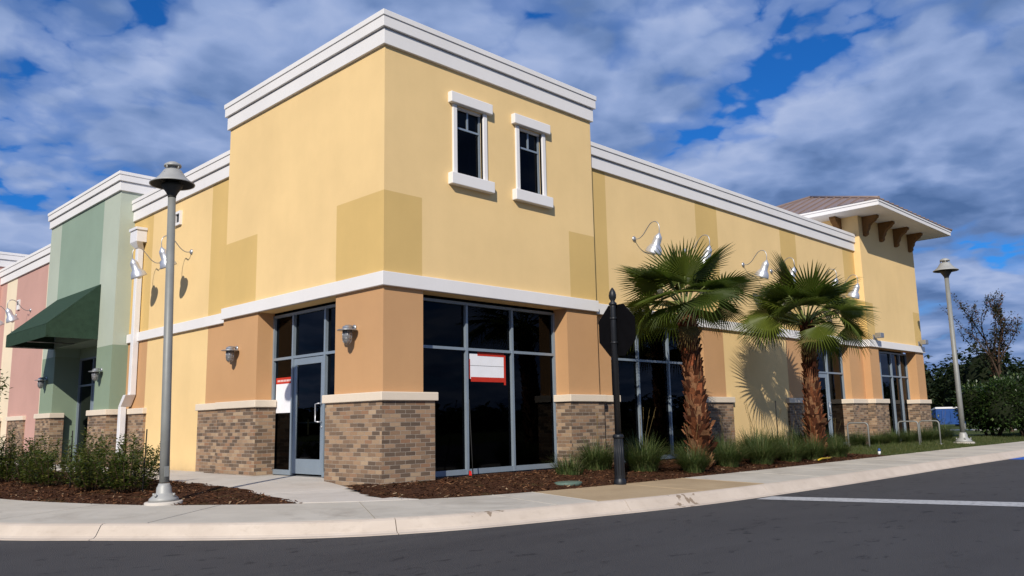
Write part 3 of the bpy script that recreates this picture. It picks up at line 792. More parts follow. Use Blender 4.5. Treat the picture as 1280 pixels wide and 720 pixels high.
# sidewalk slabs between kerb and back edge
m = MB(); acc = 0; cur = []
m2 = MB()
def slab(mb, pairs, gap=.005):
    top = []; n = len(pairs)
    A = [(a.x, a.y) for a, b in pairs]; B = [(b.x, b.y) for a, b in pairs]
    t0 = (pairs[1][0] - pairs[0][0]).normalized() * gap; t1 = (pairs[-1][0] - pairs[-2][0]).normalized() * gap
    A[0] = (A[0][0] + t0.x, A[0][1] + t0.y); B[0] = (B[0][0] + t0.x, B[0][1] + t0.y); A[-1] = (A[-1][0] - t1.x, A[-1][1] - t1.y); B[-1] = (B[-1][0] - t1.x, B[-1][1] - t1.y)
    ta = [mb.vert((*p, -.118)) for p in A]; tb = [mb.vert((*p, -.150)) for p in B]
    ba = [mb.vert((*p, -.30)) for p in A]; bb = [mb.vert((*p, -.30)) for p in B]
    for k in range(n - 1):
        mb.face((tb[k], tb[k + 1], ta[k + 1], ta[k])); mb.face((bb[k + 1], bb[k], tb[k], tb[k + 1])[::-1]); mb.face((ba[k], ba[k + 1], ta[k + 1], ta[k])[::-1])
    mb.face((ba[0], bb[0], tb[0], ta[0])[::-1]); mb.face((ba[-1], bb[-1], tb[-1], ta[-1]))
pairs = []
for p in SB:
    l, q, d = nearest(KB, p)
    q = q + (p - q).normalized() * .006
    pairs.append((p, q))
def joint(i): 
    return i
cur = [pairs[0]]; acc = 0
for i in range(1, len(pairs)):
    cur.append(pairs[i]); acc += (pairs[i][0] - pairs[i - 1][0]).length
    px = pairs[i][0].x
    force = any(pairs[i - 1][0].x < c <= px for c in (.95, 4.35)) if pairs[i][0].y < -1 else False
    if acc > 1.75 or force or i == len(pairs) - 1:
        mid = cur[len(cur) // 2][0]
        slab(m2 if (.9 < mid.x < 4.4 and mid.y < -1) else m, cur); cur = [pairs[i]]; acc = 0
setting(m.build('sidewalk', 'walk', None, .004)); setting(m2.build('sidewalk', 'tanwalk', None, .004))
# entry walk and the walk along the wall (each slab its own outline, tops rising to the doors)
m = MB(); zt = -.30
def pslab(pts): m.prism(pts, zt, 0)
g = .006
# left bed edge (x -1.6..-2.0), right bed edge
pslab([(-1.9, -.70, -.110), (-1.3, -1.24, -.112), (-.62, -1.69, -.113), (-.79, -1.0, -.095), (-.52, -.2, -.072), (-.42, .25, -.06), (-1.82, .60, -.072)])
pslab([(-1.815, .612, -.071), (-.415, .262, -.060), (-.14, 1.2, -.033), (-.065, 1.58, -.022), (-.003, 1.60, -.014), (.325, 1.60, -.012), (.325, 2.30, -.012), (-1.70, 2.30, -.046)])
pslab([(-1.695, 2.312, -.045), (.325, 2.312, -.012), (.325, 4.0, -.012), (-.07, 4.01, -.014), (-.07, 4.6, -.014), (-1.58, 4.6, -.035)])
for y0, y1 in ((4.612, 6.4), (6.412, 8.2), (8.212, 10.0), (10.012, 12.0), (12.012, 14.0), (14.012, 16), (16.012, 18), (18.012, 21), (21.01, 24)):
    xr = -.07 if y0 < 5 else (.078 if y0 < 9 else -.13 if y0 < 11 else -.32 if y0 < 17 else .07)
    pslab([(-1.58, y0, -.035), (xr, y0, -.014), (xr, y1, -.014), (-1.58, y1, -.035)])
setting(m.build('path', 'pad', None, .005))
# beds / lawn : height-field sheets
def sheet(x0, x1, y0, y1, cell, region, amp=.02, lift=0):
    mb = MB(); nx, ny = int((x1 - x0) / cell), int((y1 - y0) / cell); ids = {}
    def vid(i, j):
        if (i, j) not in ids:
            x, y = x0 + i * cell, y0 + j * cell
            z = hfield(x, y) + lift + amp * (noise.noise(Vector((x * 2.3, y * 2.3, 0))) + .6 * noise.noise(Vector((x * 9, y * 9, 3))))
            ids[i, j] = mb.vert((x, y, z))
        return ids[i, j]
    for i in range(nx):
        for j in range(ny):
            if region(x0 + (i + .5) * cell, y0 + (j + .5) * cell): mb.face((vid(i, j), vid(i + 1, j), vid(i + 1, j + 1), vid(i, j + 1)), 0, True)
    return mb
def side(x, y):
    l, p, d = nearest(SB_near, Vector((x, y))); q = Vector((x, y)) - p
    return l if d.x * q.y - d.y * q.x > 0 else -l
LAWN_X = 13.4
def lawn_edge(y): return LAWN_X + .25 * math.sin(y * 2.1) - .5 * (y + 1.5)
def in_left_bed(x, y): return -.12 < side(x, y) and x < (-1.5 if y > 4.6 else -1.58 - .06 * max(0, 4.6 - y)) + .05 and y < 24
def in_right_bed(x, y): return -.12 < side(x, y) and y < .3 and x > -.95 + max(0, (y + 1.2)) * .28 and x < lawn_edge(y)
lb = sheet(-5.6, -1.4, -1.2, 24, .1, in_left_bed, .018, .012); setting(lb.build('mulch_bed', 'mulch'))
rb = sheet(-1.1, 14.5, -2.8, .35, .1, in_right_bed, .018, .012); setting(rb.build('mulch_bed', 'mulch'))
lw = sheet(12.2, 60, -3.0, .6, .3, lambda x, y: x > lawn_edge(y) - .3 and side(x, y) > -.3 and (x > X2E + .3 or y < .35), .02, .005); setting(lw.build('lawn', 'turf'))
m = MB(); m.poly([(24.3, .3, -.04), (140, .3, -.04), (140, 60, -.04), (24.3, 60, -.04)]); setting(m.build('lawn', 'turf'))
m = MB(); m.box(43, 45.5, .4, 60, -.2, -.02); setting(m.build('path', 'pad'))
# mulch chips
def chips(n, x0, x1, y0, y1, region, name):
    mb = MB(); k = 0; tries = 0
    while k < n and tries < n * 8:
        tries += 1
        x, y = rnd.uniform(x0, x1), rnd.uniform(y0, y1)
        if not region(x, y): continue
        z = hfield(x, y) + .016 + rnd.uniform(-.004, .016); a = rnd.uniform(0, 6.28); L = rnd.uniform(.012, .042); w = rnd.uniform(.004, .011)
        u = Vector((math.cos(a), math.sin(a), rnd.uniform(-.45, .45))) * L; v = Vector((-math.sin(a), math.cos(a), rnd.uniform(-.6, .6))) * w; p = Vector((x, y, z))
        mb.poly([p - u - v, p + u - v * .6, p + u * .9 + v, p - u * .8 + v * .8]); k += 1
    return setting(mb.build(name, 'chip'), 'stuff')
chips(7000, -4.6, -1.5, -1.0, 8, lambda x, y: in_left_bed(x, y) and side(x, y) > -.03, 'mulch_chips')
chips(9000, -.8, 13.5, -2.6, .1, lambda x, y: in_right_bed(x, y) and side(x, y) > -.03, 'mulch_chips')
# road markings
m = MB(); m.poly([(3.86, -4.40, -.290), (3.50, -4.46, -.2945), (4.38, -7.72, -.2945), (6.2, -16, -.2945), (6.75, -16, -.2945), (4.95, -7.5, -.2945), (4.02, -4.44, -.2945)][1:]); tag(m.build('stop_line', 'roadpaint'), 'worn white stop line painted across the asphalt', 'road marking')
m = MB(); m.prism([(16.6, -5.05), (20.5, -5.1), (20.5, -4.52), (16.6, -4.47)], -.298, -.294); tag(m.build('parking_mark', 'bluepaint'), 'blue painted mark on the road by the kerb at the right edge', 'road marking')

# ================================================================== STREET FURNITURE
def street_lamp(label):
    t = thing('street_lamp', label, 'street lamp', (0, 0, 0), 'grey street lamps')
    H = 4.91
    m = MB(); m.lathe(0, [(.25, -.12), (.25, .02), (.235, .03)], 24); m.build('footing', 'pad', t)
    m = MB(); m.lathe(0, [(.20, .03), (.19, .07), (.115, .13), (.102, .145), (.098, .215), (.082, .24), (.072, .27)], 24)
    for k in range(4):
        a = k * math.pi / 2 + .5; m.lathe(0, [(.018, .0), (.018, .035)], 6, 0, Matrix.Translation((.165 * math.cos(a), .165 * math.sin(a), .10)))
    m.build('base_cover', 'lamp_paint', t)
    m = MB(); m.lathe(0, [(.066, .28), (.064, 1.2), (.054, H - .55)], 20); m.build('pole', 'pole_paint', t)
    m = MB(); m.box(-.028, .028, -.078, -.058, .36, .50); m.build('hand_hole_cover', 'pole_paint', t)
    z = H - .58
    m = MB(); m.lathe(0, [(.057, z), (.06, z + .03), (.085, z + .08), (.14, z + .16), (.15, z + .20)], 24); m.build('fitter', 'lamp_in', t)
    m = MB(); m.lathe(0, [(.10, z + .20), (.10, z + .30), (.085, z + .34)], 16)
    for k in range(4):
        a = k * math.pi / 2 + .4; m.tube([(.12 * math.cos(a), .12 * math.sin(a), z + .16), (.15 * math.cos(a), .15 * math.sin(a), z + .36)], .011, 6)
    m.build('lamp_holder', 'lamp_in', t)
    m = MB(); zz = z + .20
    m.lathe(0, [(.298, zz), (.312, zz - .006), (.314, zz + .008), (.25, zz + .050), (.185, zz + .115), (.135, zz + .19), (.118, zz + .215), (.05, zz + .22)], 32, 0, None, False)
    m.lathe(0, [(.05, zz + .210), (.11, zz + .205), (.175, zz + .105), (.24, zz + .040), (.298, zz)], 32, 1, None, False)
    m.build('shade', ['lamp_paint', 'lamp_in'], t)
    m = MB()
    for k in range(4):
        a = k * math.pi / 2 + .4; c, s = math.cos(a), math.sin(a); m.tube([(.108 * c, .108 * s, zz + .212), (.108 * c, .108 * s, zz + .275)], .012, 6)
    m.lathe(0, [(.118, zz + .265), (.122, zz + .275), (.115, zz + .30), (.06, zz + .335), (.015, zz + .345)], 24); m.lathe(0, [(.07, zz + .218), (.07, zz + .274)], 16)
    m.build('vent_cap', 'lamp_paint', t)
    return t
L0 = street_lamp('large grey street lamp with a bell shade in front of the yellow side wall')
L0.location = (-3.05, .85, -.11)
L1 = dup(L0, (22.3, -1.74, -.07), 0, 1.28, 'grey street lamp on the grass beyond the end tower, before the dark hedge')
L0.rotation_euler = (R(-.85), R(-.85), 0)

# black post with a stop sign seen from behind
SP = thing('traffic_sign', 'black octagonal traffic sign seen from behind on a black ornamental post', 'road sign', (2.89, -2.42, -.12))
bx, by, bz = 2.89, -2.42, -.115
m = MB(); m.lathe((bx, by, bz), [(.10, -.1), (.10, .06), (.085, .08), (.085, .10), (.088, .12), (.078, .40), (.070, .72), (.068, .74)], 16)
for k in range(12):
    a = k * math.pi / 6; c, s = math.cos(a), math.sin(a); m.tube([(bx + .079 * c, by + .079 * s, bz + .14), (bx + .067 * c, by + .067 * s, bz + .72)], .010, 5)
m.lathe((bx, by, bz), [(.076, .72), (.09, .735), (.09, .765), (.07, .79)], 16); m.build('post_base', 'black', SP)
m = MB(); m.lathe((bx, by, bz), [(.052, .78), (.050, 2.86), (.050, 2.88)], 16); m.build('post', 'black', SP)
m = MB(); m.lathe((bx, by, bz), [(.05, 2.88), (.066, 2.89), (.066, 2.92), (.04, 2.94), (.035, 2.96), (.058, 3.0), (.064, 3.05), (.05, 3.11), (.022, 3.16), (.006, 3.18)], 18); m.build('finial', 'black', SP)
m = MB(); sc = Vector((bx + .075, by, 2.36)); r = .46
n_ = Vector((math.cos(R(-8)), math.sin(R(-8)), 0)); tg = Vector((-n_.y, n_.x, 0))
m.extrude([sc + tg * (r * math.cos(R(22.5 + 45 * k))) + Vector((0, 0, r * math.sin(R(22.5 + 45 * k)))) for k in range(8)], n_ * .006); sg = m.build('sign_panel', 'sign_window_back', SP)
m = MB(); m.extrude([sc + n_ * .0065 + tg * (r * .97 * math.cos(R(22.5 + 45 * k))) + Vector((0, 0, r * .97 * math.sin(R(22.5 + 45 * k)))) for k in range(8)], n_ * .001); m.build('sign_face', 'red', sg)
for z in (2.15, 2.55):
    m = MB(); m.lathe((bx, by, z), [(.056, -.02), (.058, 0), (.056, .02)], 14); m.box(bx + .04, bx + .08, by - .02, by + .02, z - .015, z + .015); m.build('sign_clamp', 'black', SP)
SP.rotation_euler = (R(.6), R(-.9), 0)

# bicycle racks
def rack(label):
    t = thing('bike_rack', label, 'bike rack', (0, 0, 0), 'bike racks before the end tower')
    m = MB(); pts = [(0, -.30, -.1), (0, -.30, .62)] + [(0, -.30 + .09 * (1 - math.cos(a)), .62 + .09 * math.sin(a)) for a in (R(30), R(60), R(90))] + [(0, .30 - .09 * (1 - math.cos(a)), .62 + .09 * math.sin(a)) for a in (R(90), R(60), R(30))] + [(0, .30, .62), (0, .30, -.1)]
    m.tube(pts, .023, 10); m.build('hoop', 'pole_paint', t)
    for y in (-.30, .30):
        m = MB(); m.lathe((0, y, -.03), [(.075, 0), (.075, .012), (.04, .02)], 14); m.build('foot_plate', 'galv', t)
    return t
r0 = rack('galvanised hoop bike rack beside the second palm, nearest the camera'); r0.location = (16.6, -.62, -.03)
dup(r0, (19.75, -.92, -.03), 0, 1, 'galvanised hoop bike rack between the other two, before the end tower')
dup(r0, (20.75, -1.22, -.03), 0, 1, 'galvanised hoop bike rack farthest right, toward the lamp post')

# small odds and ends
def stake(p, h, lean, label, r=.012, mat='rod'):
    m = MB(); m.tube([(0, 0, -.05), (lean[0], lean[1], h)], [r, r * .8], 6); o = m.build('garden_stake', mat); o.location = p; tag(o, label, 'stake')
stake((1.90, -.02, -.04), 1.35, (.14, .24), 'thin dark rod leaning on the mullion of the big corner window', .010)
stake((11.95, -.5, -.04), 1.35, (.03, .02), 'dark stake standing in the grasses against the yellow wall panel', .016)
stake((-2.72, 2.45, -.08), .98, (.02, .0), 'dark stake among the shrubs closest to the left lamp post', .013)
stake((-3.1, 4.55, -.08), .98, (-.02, 0), 'dark stake among the shrubs in front of the green shop brick', .013)
vc = MB(); vc.lathe(0, [(.20, -.03), (.20, .02), (.17, .03), (.02, .032)], 20); o = vc.build('valve_cover', 'valve'); o.location = (2.25, -1.88, -.085); o.scale = (1.25, 1, 1); tag(o, 'round green irrigation valve cover lying in the mulch', 'valve cover')
fl = thing('marker_flag', 'tiny red marker flag in the mulch below the corner window', 'flag', (1.7, -.12, -.05))
m = MB(); m.tube([(1.7, -.12, -.08), (1.71, -.12, .10)], .004, 5); m.build('wire', 'rod', fl)
m = MB(); m.extrude([(1.71, -.12, .10), (1.71, -.12, .02), (1.77, -.13, .015), (1.775, -.11, .09)], (0, .002, 0)); m.build('flag', 'redflag', fl)
m = MB(); m.tube([(-.55, 0, 0), (-.2, .03, .012), (.2, -.01, .004), (.55, .02, .01)], .018, 8); o = m.build('drain_hose', 'yellow_plastic'); o.location = (10.7, -2.28, -.06); o.rotation_euler = (0, 0, R(8)); tag(o, 'short yellow hose lying on the mulch edge below the second palm', 'hose')
sp = thing('sprinkler_marker', 'small blue and white marker post in the lawn by the sidewalk', 'marker', (14.0, -2.2, -.09))
m = MB(); m.lathe((14.0, -2.2, -.09), [(.035, -.03), (.035, .07)], 10); m.build('post', 'white_plastic', sp)
m = MB(); m.lathe((14.0, -2.2, -.09), [(.036, .07), (.038, .09), (.03, .13), (.015, .145)], 12); m.build('cap', 'blue_plastic', sp)
# dumpster behind the site
dm = thing('dumpster', 'blue dumpster with pale lids far behind the right lamp post', 'dumpster', (57, 9.6, 0))
def dT(p): return Matrix.Translation((57, 9.6, 0)) @ Matrix.Rotation(R(40), 4, 'Z') @ Vector(p)
m = MB(); pr = [(-.7, .15), (.7, .15), (.7, 1.05), (-.7, 1.25)]
m.extrude([dT((x, -1.0, z)) for x, z in pr], dT((0, 2, 0)) - dT((0, 0, 0))); 
for y in (-.6, 0, .6): m.extrude([dT((x, y - .04, z)) for x, z in ((-.75, .3), (-.703, .3), (-.703, 1.1), (-.75, 1.1))], dT((0, .08, 0)) - dT((0, 0, 0)))
m.build('bin', 'blue_plastic', dm)
m = MB(); m.extrude([dT((x, -1.03, z)) for x, z in ((-.74, 1.26), (.74, 1.06), (.74, 1.10), (-.74, 1.38))], dT((0, 2.06, 0)) - dT((0, 0, 0))); m.build('lid', 'white_plastic', dm)
for y in (-.8, .8):
    m = MB(); m.extrude([dT((x, y - .06, z)) for x, z in ((-.5, 0), (.5, 0), (.5, .14), (-.5, .14))], dT((0, .12, 0)) - dT((0, 0, 0))); m.build('skid', 'black', dm)

# ================================================================== PALMS
def fan_mesh(name, seed, Lp, Rr, bend, spread, tipdroop, nseg=36, mat='frond', hinge=0):
    """petiole along +x from the origin, then a pleated fan; z is the upper side"""
    q = random.Random(seed); mb = MB(); P = []
    for k in range(7):
        s = k / 6; P.append(Vector((Lp * s * (1 - .06 * s), 0, -.12 * Lp * s * s)))
    mb.tube(P, [.022 * (1 - .5 * k / 6) for k in range(7)], 6, 1)
    HM = Matrix.Rotation(hinge, 3, 'Y'); hub = P[-1]; fwd0 = (P[-1] - P[-2]).normalized()
    for i in range(nseg):
        th = -spread + 2 * spread * (i + .5) / nseg; dth = spread / nseg
        L = Rr * (.70 + .30 * math.cos(th * .62)) * q.uniform(.92, 1.06)
        rows = []; td = tipdroop * q.uniform(.5, 1.7); tw = q.uniform(-.03, .03)
        for r in (.03, .30, .50, .72, .90, 1.0):
            ang = th + tw * max(0, r - .5)
            x = L * r * math.cos(ang); y = L * r * math.sin(ang)
            hw = L * r * math.tan(dth) if r <= .50 else L * .50 * math.tan(dth) * (1 - (r - .50) / .50) ** .8
            fold = hw * .75
            # fan bends down along its axis and wings droop with |theta|
            z = -bend * (L * r) ** 2 * (.6 + .6 * max(0, math.cos(th))) - .10 * abs(math.sin(th)) * L * r - td * max(0, r - .55) ** 1.6 * L
            yy = y
            t = Vector((-math.sin(ang), math.cos(ang), 0))
            c = Vector((x, yy, z)) + hub
            rows.append(tuple(HM @ (w_ - hub) + hub for w_ in (c - t * hw - Vector((0, 0, fold * .5)), c + Vector((0, 0, fold * .5)), c + t * hw - Vector((0, 0, fold * .5)))))
        ids = [[mb.vert(p) for p in row] for row in rows]
        for a, b in zip(ids, ids[1:]):
            mb.face((a[0], b[0], b[1], a[1]), 0); mb.face((a[1], b[1], b[2], a[2]), 0)
    me = mb.build(name, [mat, 'petiole'])
    data = me.data; bpy.data.objects.remove(me); return data
F_up = [fan_mesh('frond', s, .66, .88, .04, R(112), .10, hinge=R(4)) for s in (1, 2)]
F_mid = [fan_mesh('frond', s, .80, .86, .06, R(112), .18, hinge=R(26)) for s in (3, 4, 5)]
F_low = [fan_mesh('frond', s, .84, .80, .14, R(106), .45, hinge=R(40)) for s in (6, 7)]
F_dry = [fan_mesh('frond', s, .60, .62, .75, R(110), 1.4, 30, 'frond_old') for s in (8,)]
def palm(base, top, label, seed, r0, n, scl, face, extra):
    q = random.Random(seed); base, top = Vector(base), Vector(top)
    t = thing('palm_tree', label, 'palm tree', base, 'fan palms in the planting bed')
    ax = top - base
    def cen(s): return base + ax * s + Vector((.05 * math.sin(s * 2.5), 0, 0))
    m = MB(); N = 16; m.tube([cen(k / N) - Vector((0, 0, .15 if k == 0 else 0)) for k in range(N + 1)], [r0 * (1.0 - .30 * min(1, k / N * 1.2)) for k in range(N + 1)], 14); 
    # old leaf bases wrapped round the stem
    nb = 430
    for k in range(nb):
        s = k / nb; a = k * 2.39996 + q.uniform(-.2, .2); c = cen(s); rr = r0 * (1.0 - .30 * min(1, s * 1.2)) * .98
        d = Vector((math.cos(a), math.sin(a), 0)); tg = Vector((-d.y, d.x, 0)); L = q.uniform(.09, .20); w = q.uniform(.034, .07); o = q.uniform(.01, .085) + (.06 * q.random() if s < .3 else 0)
        p = c + d * rr
        p0, p1 = p - tg * w, p + tg * w
        p2, p3 = p + d * o + Vector((0, 0, L)) + tg * w * .55, p + d * o + Vector((0, 0, L)) - tg * w * .55
        bk = -d * .035
        m.poly([p0, p1, p2, p3]); m.poly([p3, p2, p2 + bk, p3 + bk]); m.poly([p1, p1 + bk, p2 + bk, p2]); m.poly([p0 + bk, p0, p3, p3 + bk])
    for (a, z, L, w) in extra:      # a few torn, curling boots near the foot
        d = Vector((math.cos(a), math.sin(a), 0)); tg = Vector((-d.y, d.x, 0)); c = cen(z / ax.z) + d * r0 * .95
        m.poly([c - tg * w, c + tg * w, c + d * .12 + tg * w * 1.1 + Vector((0, 0, L * .5)), c + d * .12 - tg * w * 1.1 + Vector((0, 0, L * .5))])
        m.poly([c + d * .12 - tg * w * 1.1 + Vector((0, 0, L * .5)), c + d * .12 + tg * w * 1.1 + Vector((0, 0, L * .5)), c + d * .20 + tg * w * .7 + Vector((0, 0, L * .95)), c + d * .20 - tg * w * .7 + Vector((0, 0, L * .95))])
    m.build('trunk', 'boots', t)
    for k in range(n):
        s = k / (n - 1); az = k * 2.39996 + q.uniform(-.25, .25) + face
        el = R(84 - 80 * s ** .95 + q.uniform(-12, 12))
        if s < .22: me = q.choice(F_up)
        elif s < .72: me = q.choice(F_mid)
        else: me = q.choice(F_low)
        f = bpy.data.objects.new('frond', me); COL.objects.link(f); f.parent = t
        f.location = (top - base) + Vector((math.cos(az), math.sin(az), 0)) * .06 + Vector((0, 0, .16 * (1 - s)))
        roll = q.uniform(-.7, .7)
        f.rotation_euler = (Matrix.Rotation(az, 3, 'Z') @ Matrix.Rotation(-el, 3, 'Y') @ Matrix.Rotation(roll, 3, 'X')).to_euler()
        sc_ = scl * q.uniform(.78, 1.10) * (.85 if s < .1 else 1); f.scale = (sc_, sc_, sc_)
    for k in range(1):
        az = -2.6 + .5 * q.random(); f = bpy.data.objects.new('frond', F_dry[0]); COL.objects.link(f); f.parent = t
        f.location = (top - base) + Vector((0, 0, -.08)); f.rotation_euler = (Matrix.Rotation(az, 3, 'Z') @ Matrix.Rotation(R(38 + 12 * k % 30), 3, 'Y')).to_euler(); f.scale = (scl * .6,) * 3
        f['label'] = 'dry brown hanging frond'
    return t
palm((6.25, -1.8, -.08), (5.92, -1.85, 2.98), 'fan palm closer to the camera, beside the black sign post', 11, .210, 28, 1.0, .6, ((-2.2, .55, .22, .09), (-1.0, .45, .25, .1), (-.4, .75, .2, .07), (-1.6, .32, .22, .08)))
palm((11.35, -1.75, -.06), (11.25, -1.8, 3.06), 'fan palm farther right, before the far shopfront and bike racks', 23, .200, 29, 1.12, 1.9, ((-2.0, .7, .22, .08), (-.9, .7, .2, .07)))

# ================================================================== PLANTS
def leaf(mb, p, d, up, L, w, m=0):
    d = d.normalized(); s = d.cross(up)
    if s.length < 1e-3: s = Vector((1, 0, 0))
    s = s.normalized(); n = s.cross(d)
    a, b, c, e = mb.vert(p), mb.vert(p + d * L * .5 + s * w + n * w * .3), mb.vert(p + d * L), mb.vert(p + d * L * .5 - s * w + n * w * .3)
    mb.face((a, b, c), m); mb.face((a, c, e), m)
def shrub_proto(seed, H, Wd, nst, nlf, name='shrub', label='', cat='shrub', group=None):
    q = random.Random(seed); t = thing(name, label, cat, (0, 0, 0), group)
    st, lf = MB(), MB()
    for k in range(nst):
        a = q.uniform(0, 6.28); r = Wd * q.uniform(.1, 1) ** .8; h = H * q.uniform(.5, .92) * (1.35 if q.random() < .3 else .92) * (1 - .25 * r / Wd)
        b = Vector((math.cos(a) * r * .25, math.sin(a) * r * .25, -.03)); tip = Vector((math.cos(a) * r, math.sin(a) * r, h)); mid = (b + tip) / 2 + Vector((math.cos(a) * r * .25, math.sin(a) * r * .25, -.02))
        pts = [b.lerp(mid, s).lerp(mid.lerp(tip, s), s) for s in (0, .25, .5, .75, 1)]
        st.tube(pts, [.008, .007, .006, .004, .002], 4)
        for j in range(nlf):
            s = q.uniform(.08, 1) ** .8; p = b.lerp(mid, s).lerp(mid.lerp(tip, s), s); az = q.uniform(0, 6.28); off = Vector((math.cos(az), math.sin(az), q.uniform(-.1, .9)))
            L = q.uniform(.045, .075) * (1 if s < .9 else .8)
            leaf(lf, p + off * q.uniform(0, .07), off, Vector((q.uniform(-.3, .3), q.uniform(-.3, .3), 1)), L, L * .33)
    st.build('stems', 'bark', t); lf.build('foliage', 'shrub', t)
    return t
sh_lab = ['leafy green shrub at the right end of the row, beside the left lamp post base', 'leafy green shrub second from the left lamp post, with twigs over the white downspout', 'leafy green shrub below the green shop door, in the middle of the row', 'leafy green shrub before the left brick pier of the green shop',
          'leafy green shrub before the pink wall, right of its brick pier', 'leafy green shrub before the brick pier of the pink shop', 'leafy green shrub at the left picture edge']
spots = [(-2.86, 2.72, 1.0), (-3.05, 3.6, 1.0), (-2.9, 4.5, .82), (-3.2, 5.2, .98), (-3.3, 6.2, .95), (-3.4, 7.3, 1.0), (-3.5, 8.5, 1.05)]
protos = []
for i, (x, y, h) in enumerate(spots):
    if i < 3:
        t = shrub_proto(40 + i, .98, .54, 19, 105, 'shrub', sh_lab[i], 'shrub', 'shrubs in the left bed'); t.location = (x, y, hfield(x, y)); t.scale = (h, h, h); protos.append(t)
    else: dup(protos[i % 3], (x, y, hfield(x, y)), 2.1 * i, h, sh_lab[i])
# second row behind
for i, (x, y, h, l) in enumerate(((-2.35, 3.9, .9, 'leafy green shrub in the back row, below the downspout foot'), (-2.5, 5.3, .85, 'leafy green shrub in the back row, below the green shop recess'), (-2.6, 8.6, .9, 'leafy green shrub in the back row, far left'))):
    dup(protos[(i + 1) % 3], (x, y, hfield(x, y)), 1.3 * i + .7, h, l)

def clump_proto(seed, H, n, label, plumes=0):
    q = random.Random(seed); t = thing('grass_clump', label, 'ornamental grass', (0, 0, 0), 'grass clumps in the right bed'); mb = MB()
    for k in range(n):
        a = q.uniform(0, 6.28); r = .24 * math.sqrt(q.random()); b = Vector((r * math.cos(a), r * math.sin(a), -.02)); a2 = a + q.uniform(-.7, .7); lean = q.uniform(.1, 1.35); h = H * q.uniform(.45, 1.08) * (1 - .18 * lean); w = q.uniform(.005, .010)
        d = Vector((math.cos(a2), math.sin(a2), 0)); tg = Vector((-d.y, d.x, 0)); prev = None
        for s in (0, .35, .7, 1):
            p = b + d * (lean * h * s ** 1.8) + Vector((0, 0, h * (s - .32 * lean * s ** 3))); ww = w * (1 - .85 * s)
            cur = (mb.vert(p - tg * ww), mb.vert(p + tg * ww))
            if prev: mb.face((prev[0], prev[1], cur[1], cur[0]))
            prev = cur
    mb.build('blades', 'grass', t)
    if plumes:
        pm_ = MB()
        for k in range(plumes):
            a = q.uniform(0, 6.28); d = Vector((math.cos(a), math.sin(a), 0)); l = q.uniform(.1, .35)
            pm_.tube([Vector((0, 0, 0)), d * l * .4 + Vector((0, 0, H * .8)), d * l + Vector((0, 0, H * 1.45))], .003, 4)
            for j in range(9): leaf(pm_, d * l * (.85 + .018 * j) + Vector((0, 0, H * (1.22 + .03 * j))), Vector((q.uniform(-1, 1), q.uniform(-1, 1), .8)), Vector((0, 0, 1)), .03, .006)
        pm_.build('seed_heads', 'frond_old', t)
    return t
C = [clump_proto(60, .50, 300, 'short stiff grass clump before the second brick pier, left of the sign post'), clump_proto(61, .72, 1100, 'wide arching grass clump just left of the black sign post', 2), clump_proto(62, .80, 1200, 'wide arching grass clump just right of the black sign post', 3)]
for t, p in zip(C, ((3.35, -.95), (4.55, -.62), (5.0, -1.35))): t.location = (*p, hfield(*p))
more = [((5.75, -.75), 1, .95, 'grass clump under the second shopfront, behind the first palm'), ((5.72, -1.98), 2, .78, 'low grass clump at the left foot of the first palm'), ((6.95, -1.15), 1, .9, 'grass clump behind the first palm trunk, at the shopfront'),
        ((7.35, -1.75), 2, .85, 'grass clump just right of the first palm foot'), ((8.2, -1.05), 1, 1.0, 'grass clump before the shaded brick pier between the palms'), ((8.55, -1.85), 2, .92, 'front grass clump right of the shaded brick pier'),
        ((9.5, -1.2), 2, 1.08, 'tall grass clump under the palm shadow on the yellow panel'), ((9.75, -1.9), 1, .9, 'front grass clump below the yellow wall panel'), ((10.6, -1.1), 1, 1.1, 'tall grass clump left of the second palm, by the wall'),
        ((10.75, -1.95), 2, .85, 'front grass clump just left of the second palm foot'), ((12.0, -1.15), 2, 1.05, 'tall grass clump behind the second palm trunk'), ((12.15, -1.9), 1, .88, 'front grass clump just right of the second palm foot'), ((13.2, -.9), 1, .95, 'rear grass clump between second palm and first bike rack'),
        ((14.4, -.55), 2, .8, 'grass clump at the foot of the far brick pier'), ((15.6, -.35), 1, .75, 'grass clump under the far shopfront notice'), ((17.3, -.3), 2, .75, 'grass clump under the far shopfront, right of the first rack'), ((18.5, -.4), 1, .75, 'grass clump at the end tower corner brick'),
        ((19.6, -.45), 2, .75, 'grass clump behind the middle bike rack'), ((20.9, -.5), 1, .8, 'grass clump under the end tower window'), ((22.2, -.55), 2, .8, 'grass clump right of the bike racks'), ((23.4, -.55), 1, .85, 'grass clump at the far right brick pier'), ((24.5, -.45), 2, .9, 'grass clump past the end of the building')]
for i, (p, k, s, l) in enumerate(more): dup(C[k], (*p, hfield(*p)), 1.7 * i, s, l)
# lawn blades
mb = MB()
k = 0
while k < 26000:
    x = 12.6 + 24 * rnd.random() ** 1.3; y = rnd.uniform(-2.75, .0)
    if x < lawn_edge(y) + rnd.uniform(-.4, .2) or side(x, y) < -.02: continue
    z = hfield(x, y); a = rnd.uniform(0, 6.28); h = rnd.uniform(.03, .085); w = .006
    mb.poly([(x - w * math.cos(a), y - w * math.sin(a), z), (x + w * math.cos(a), y + w * math.sin(a), z), (x + rnd.uniform(-.03, .03), y + rnd.uniform(-.03, .03), z + h)]); k += 1
setting(mb.build('lawn_blades', 'lawn'), 'stuff')
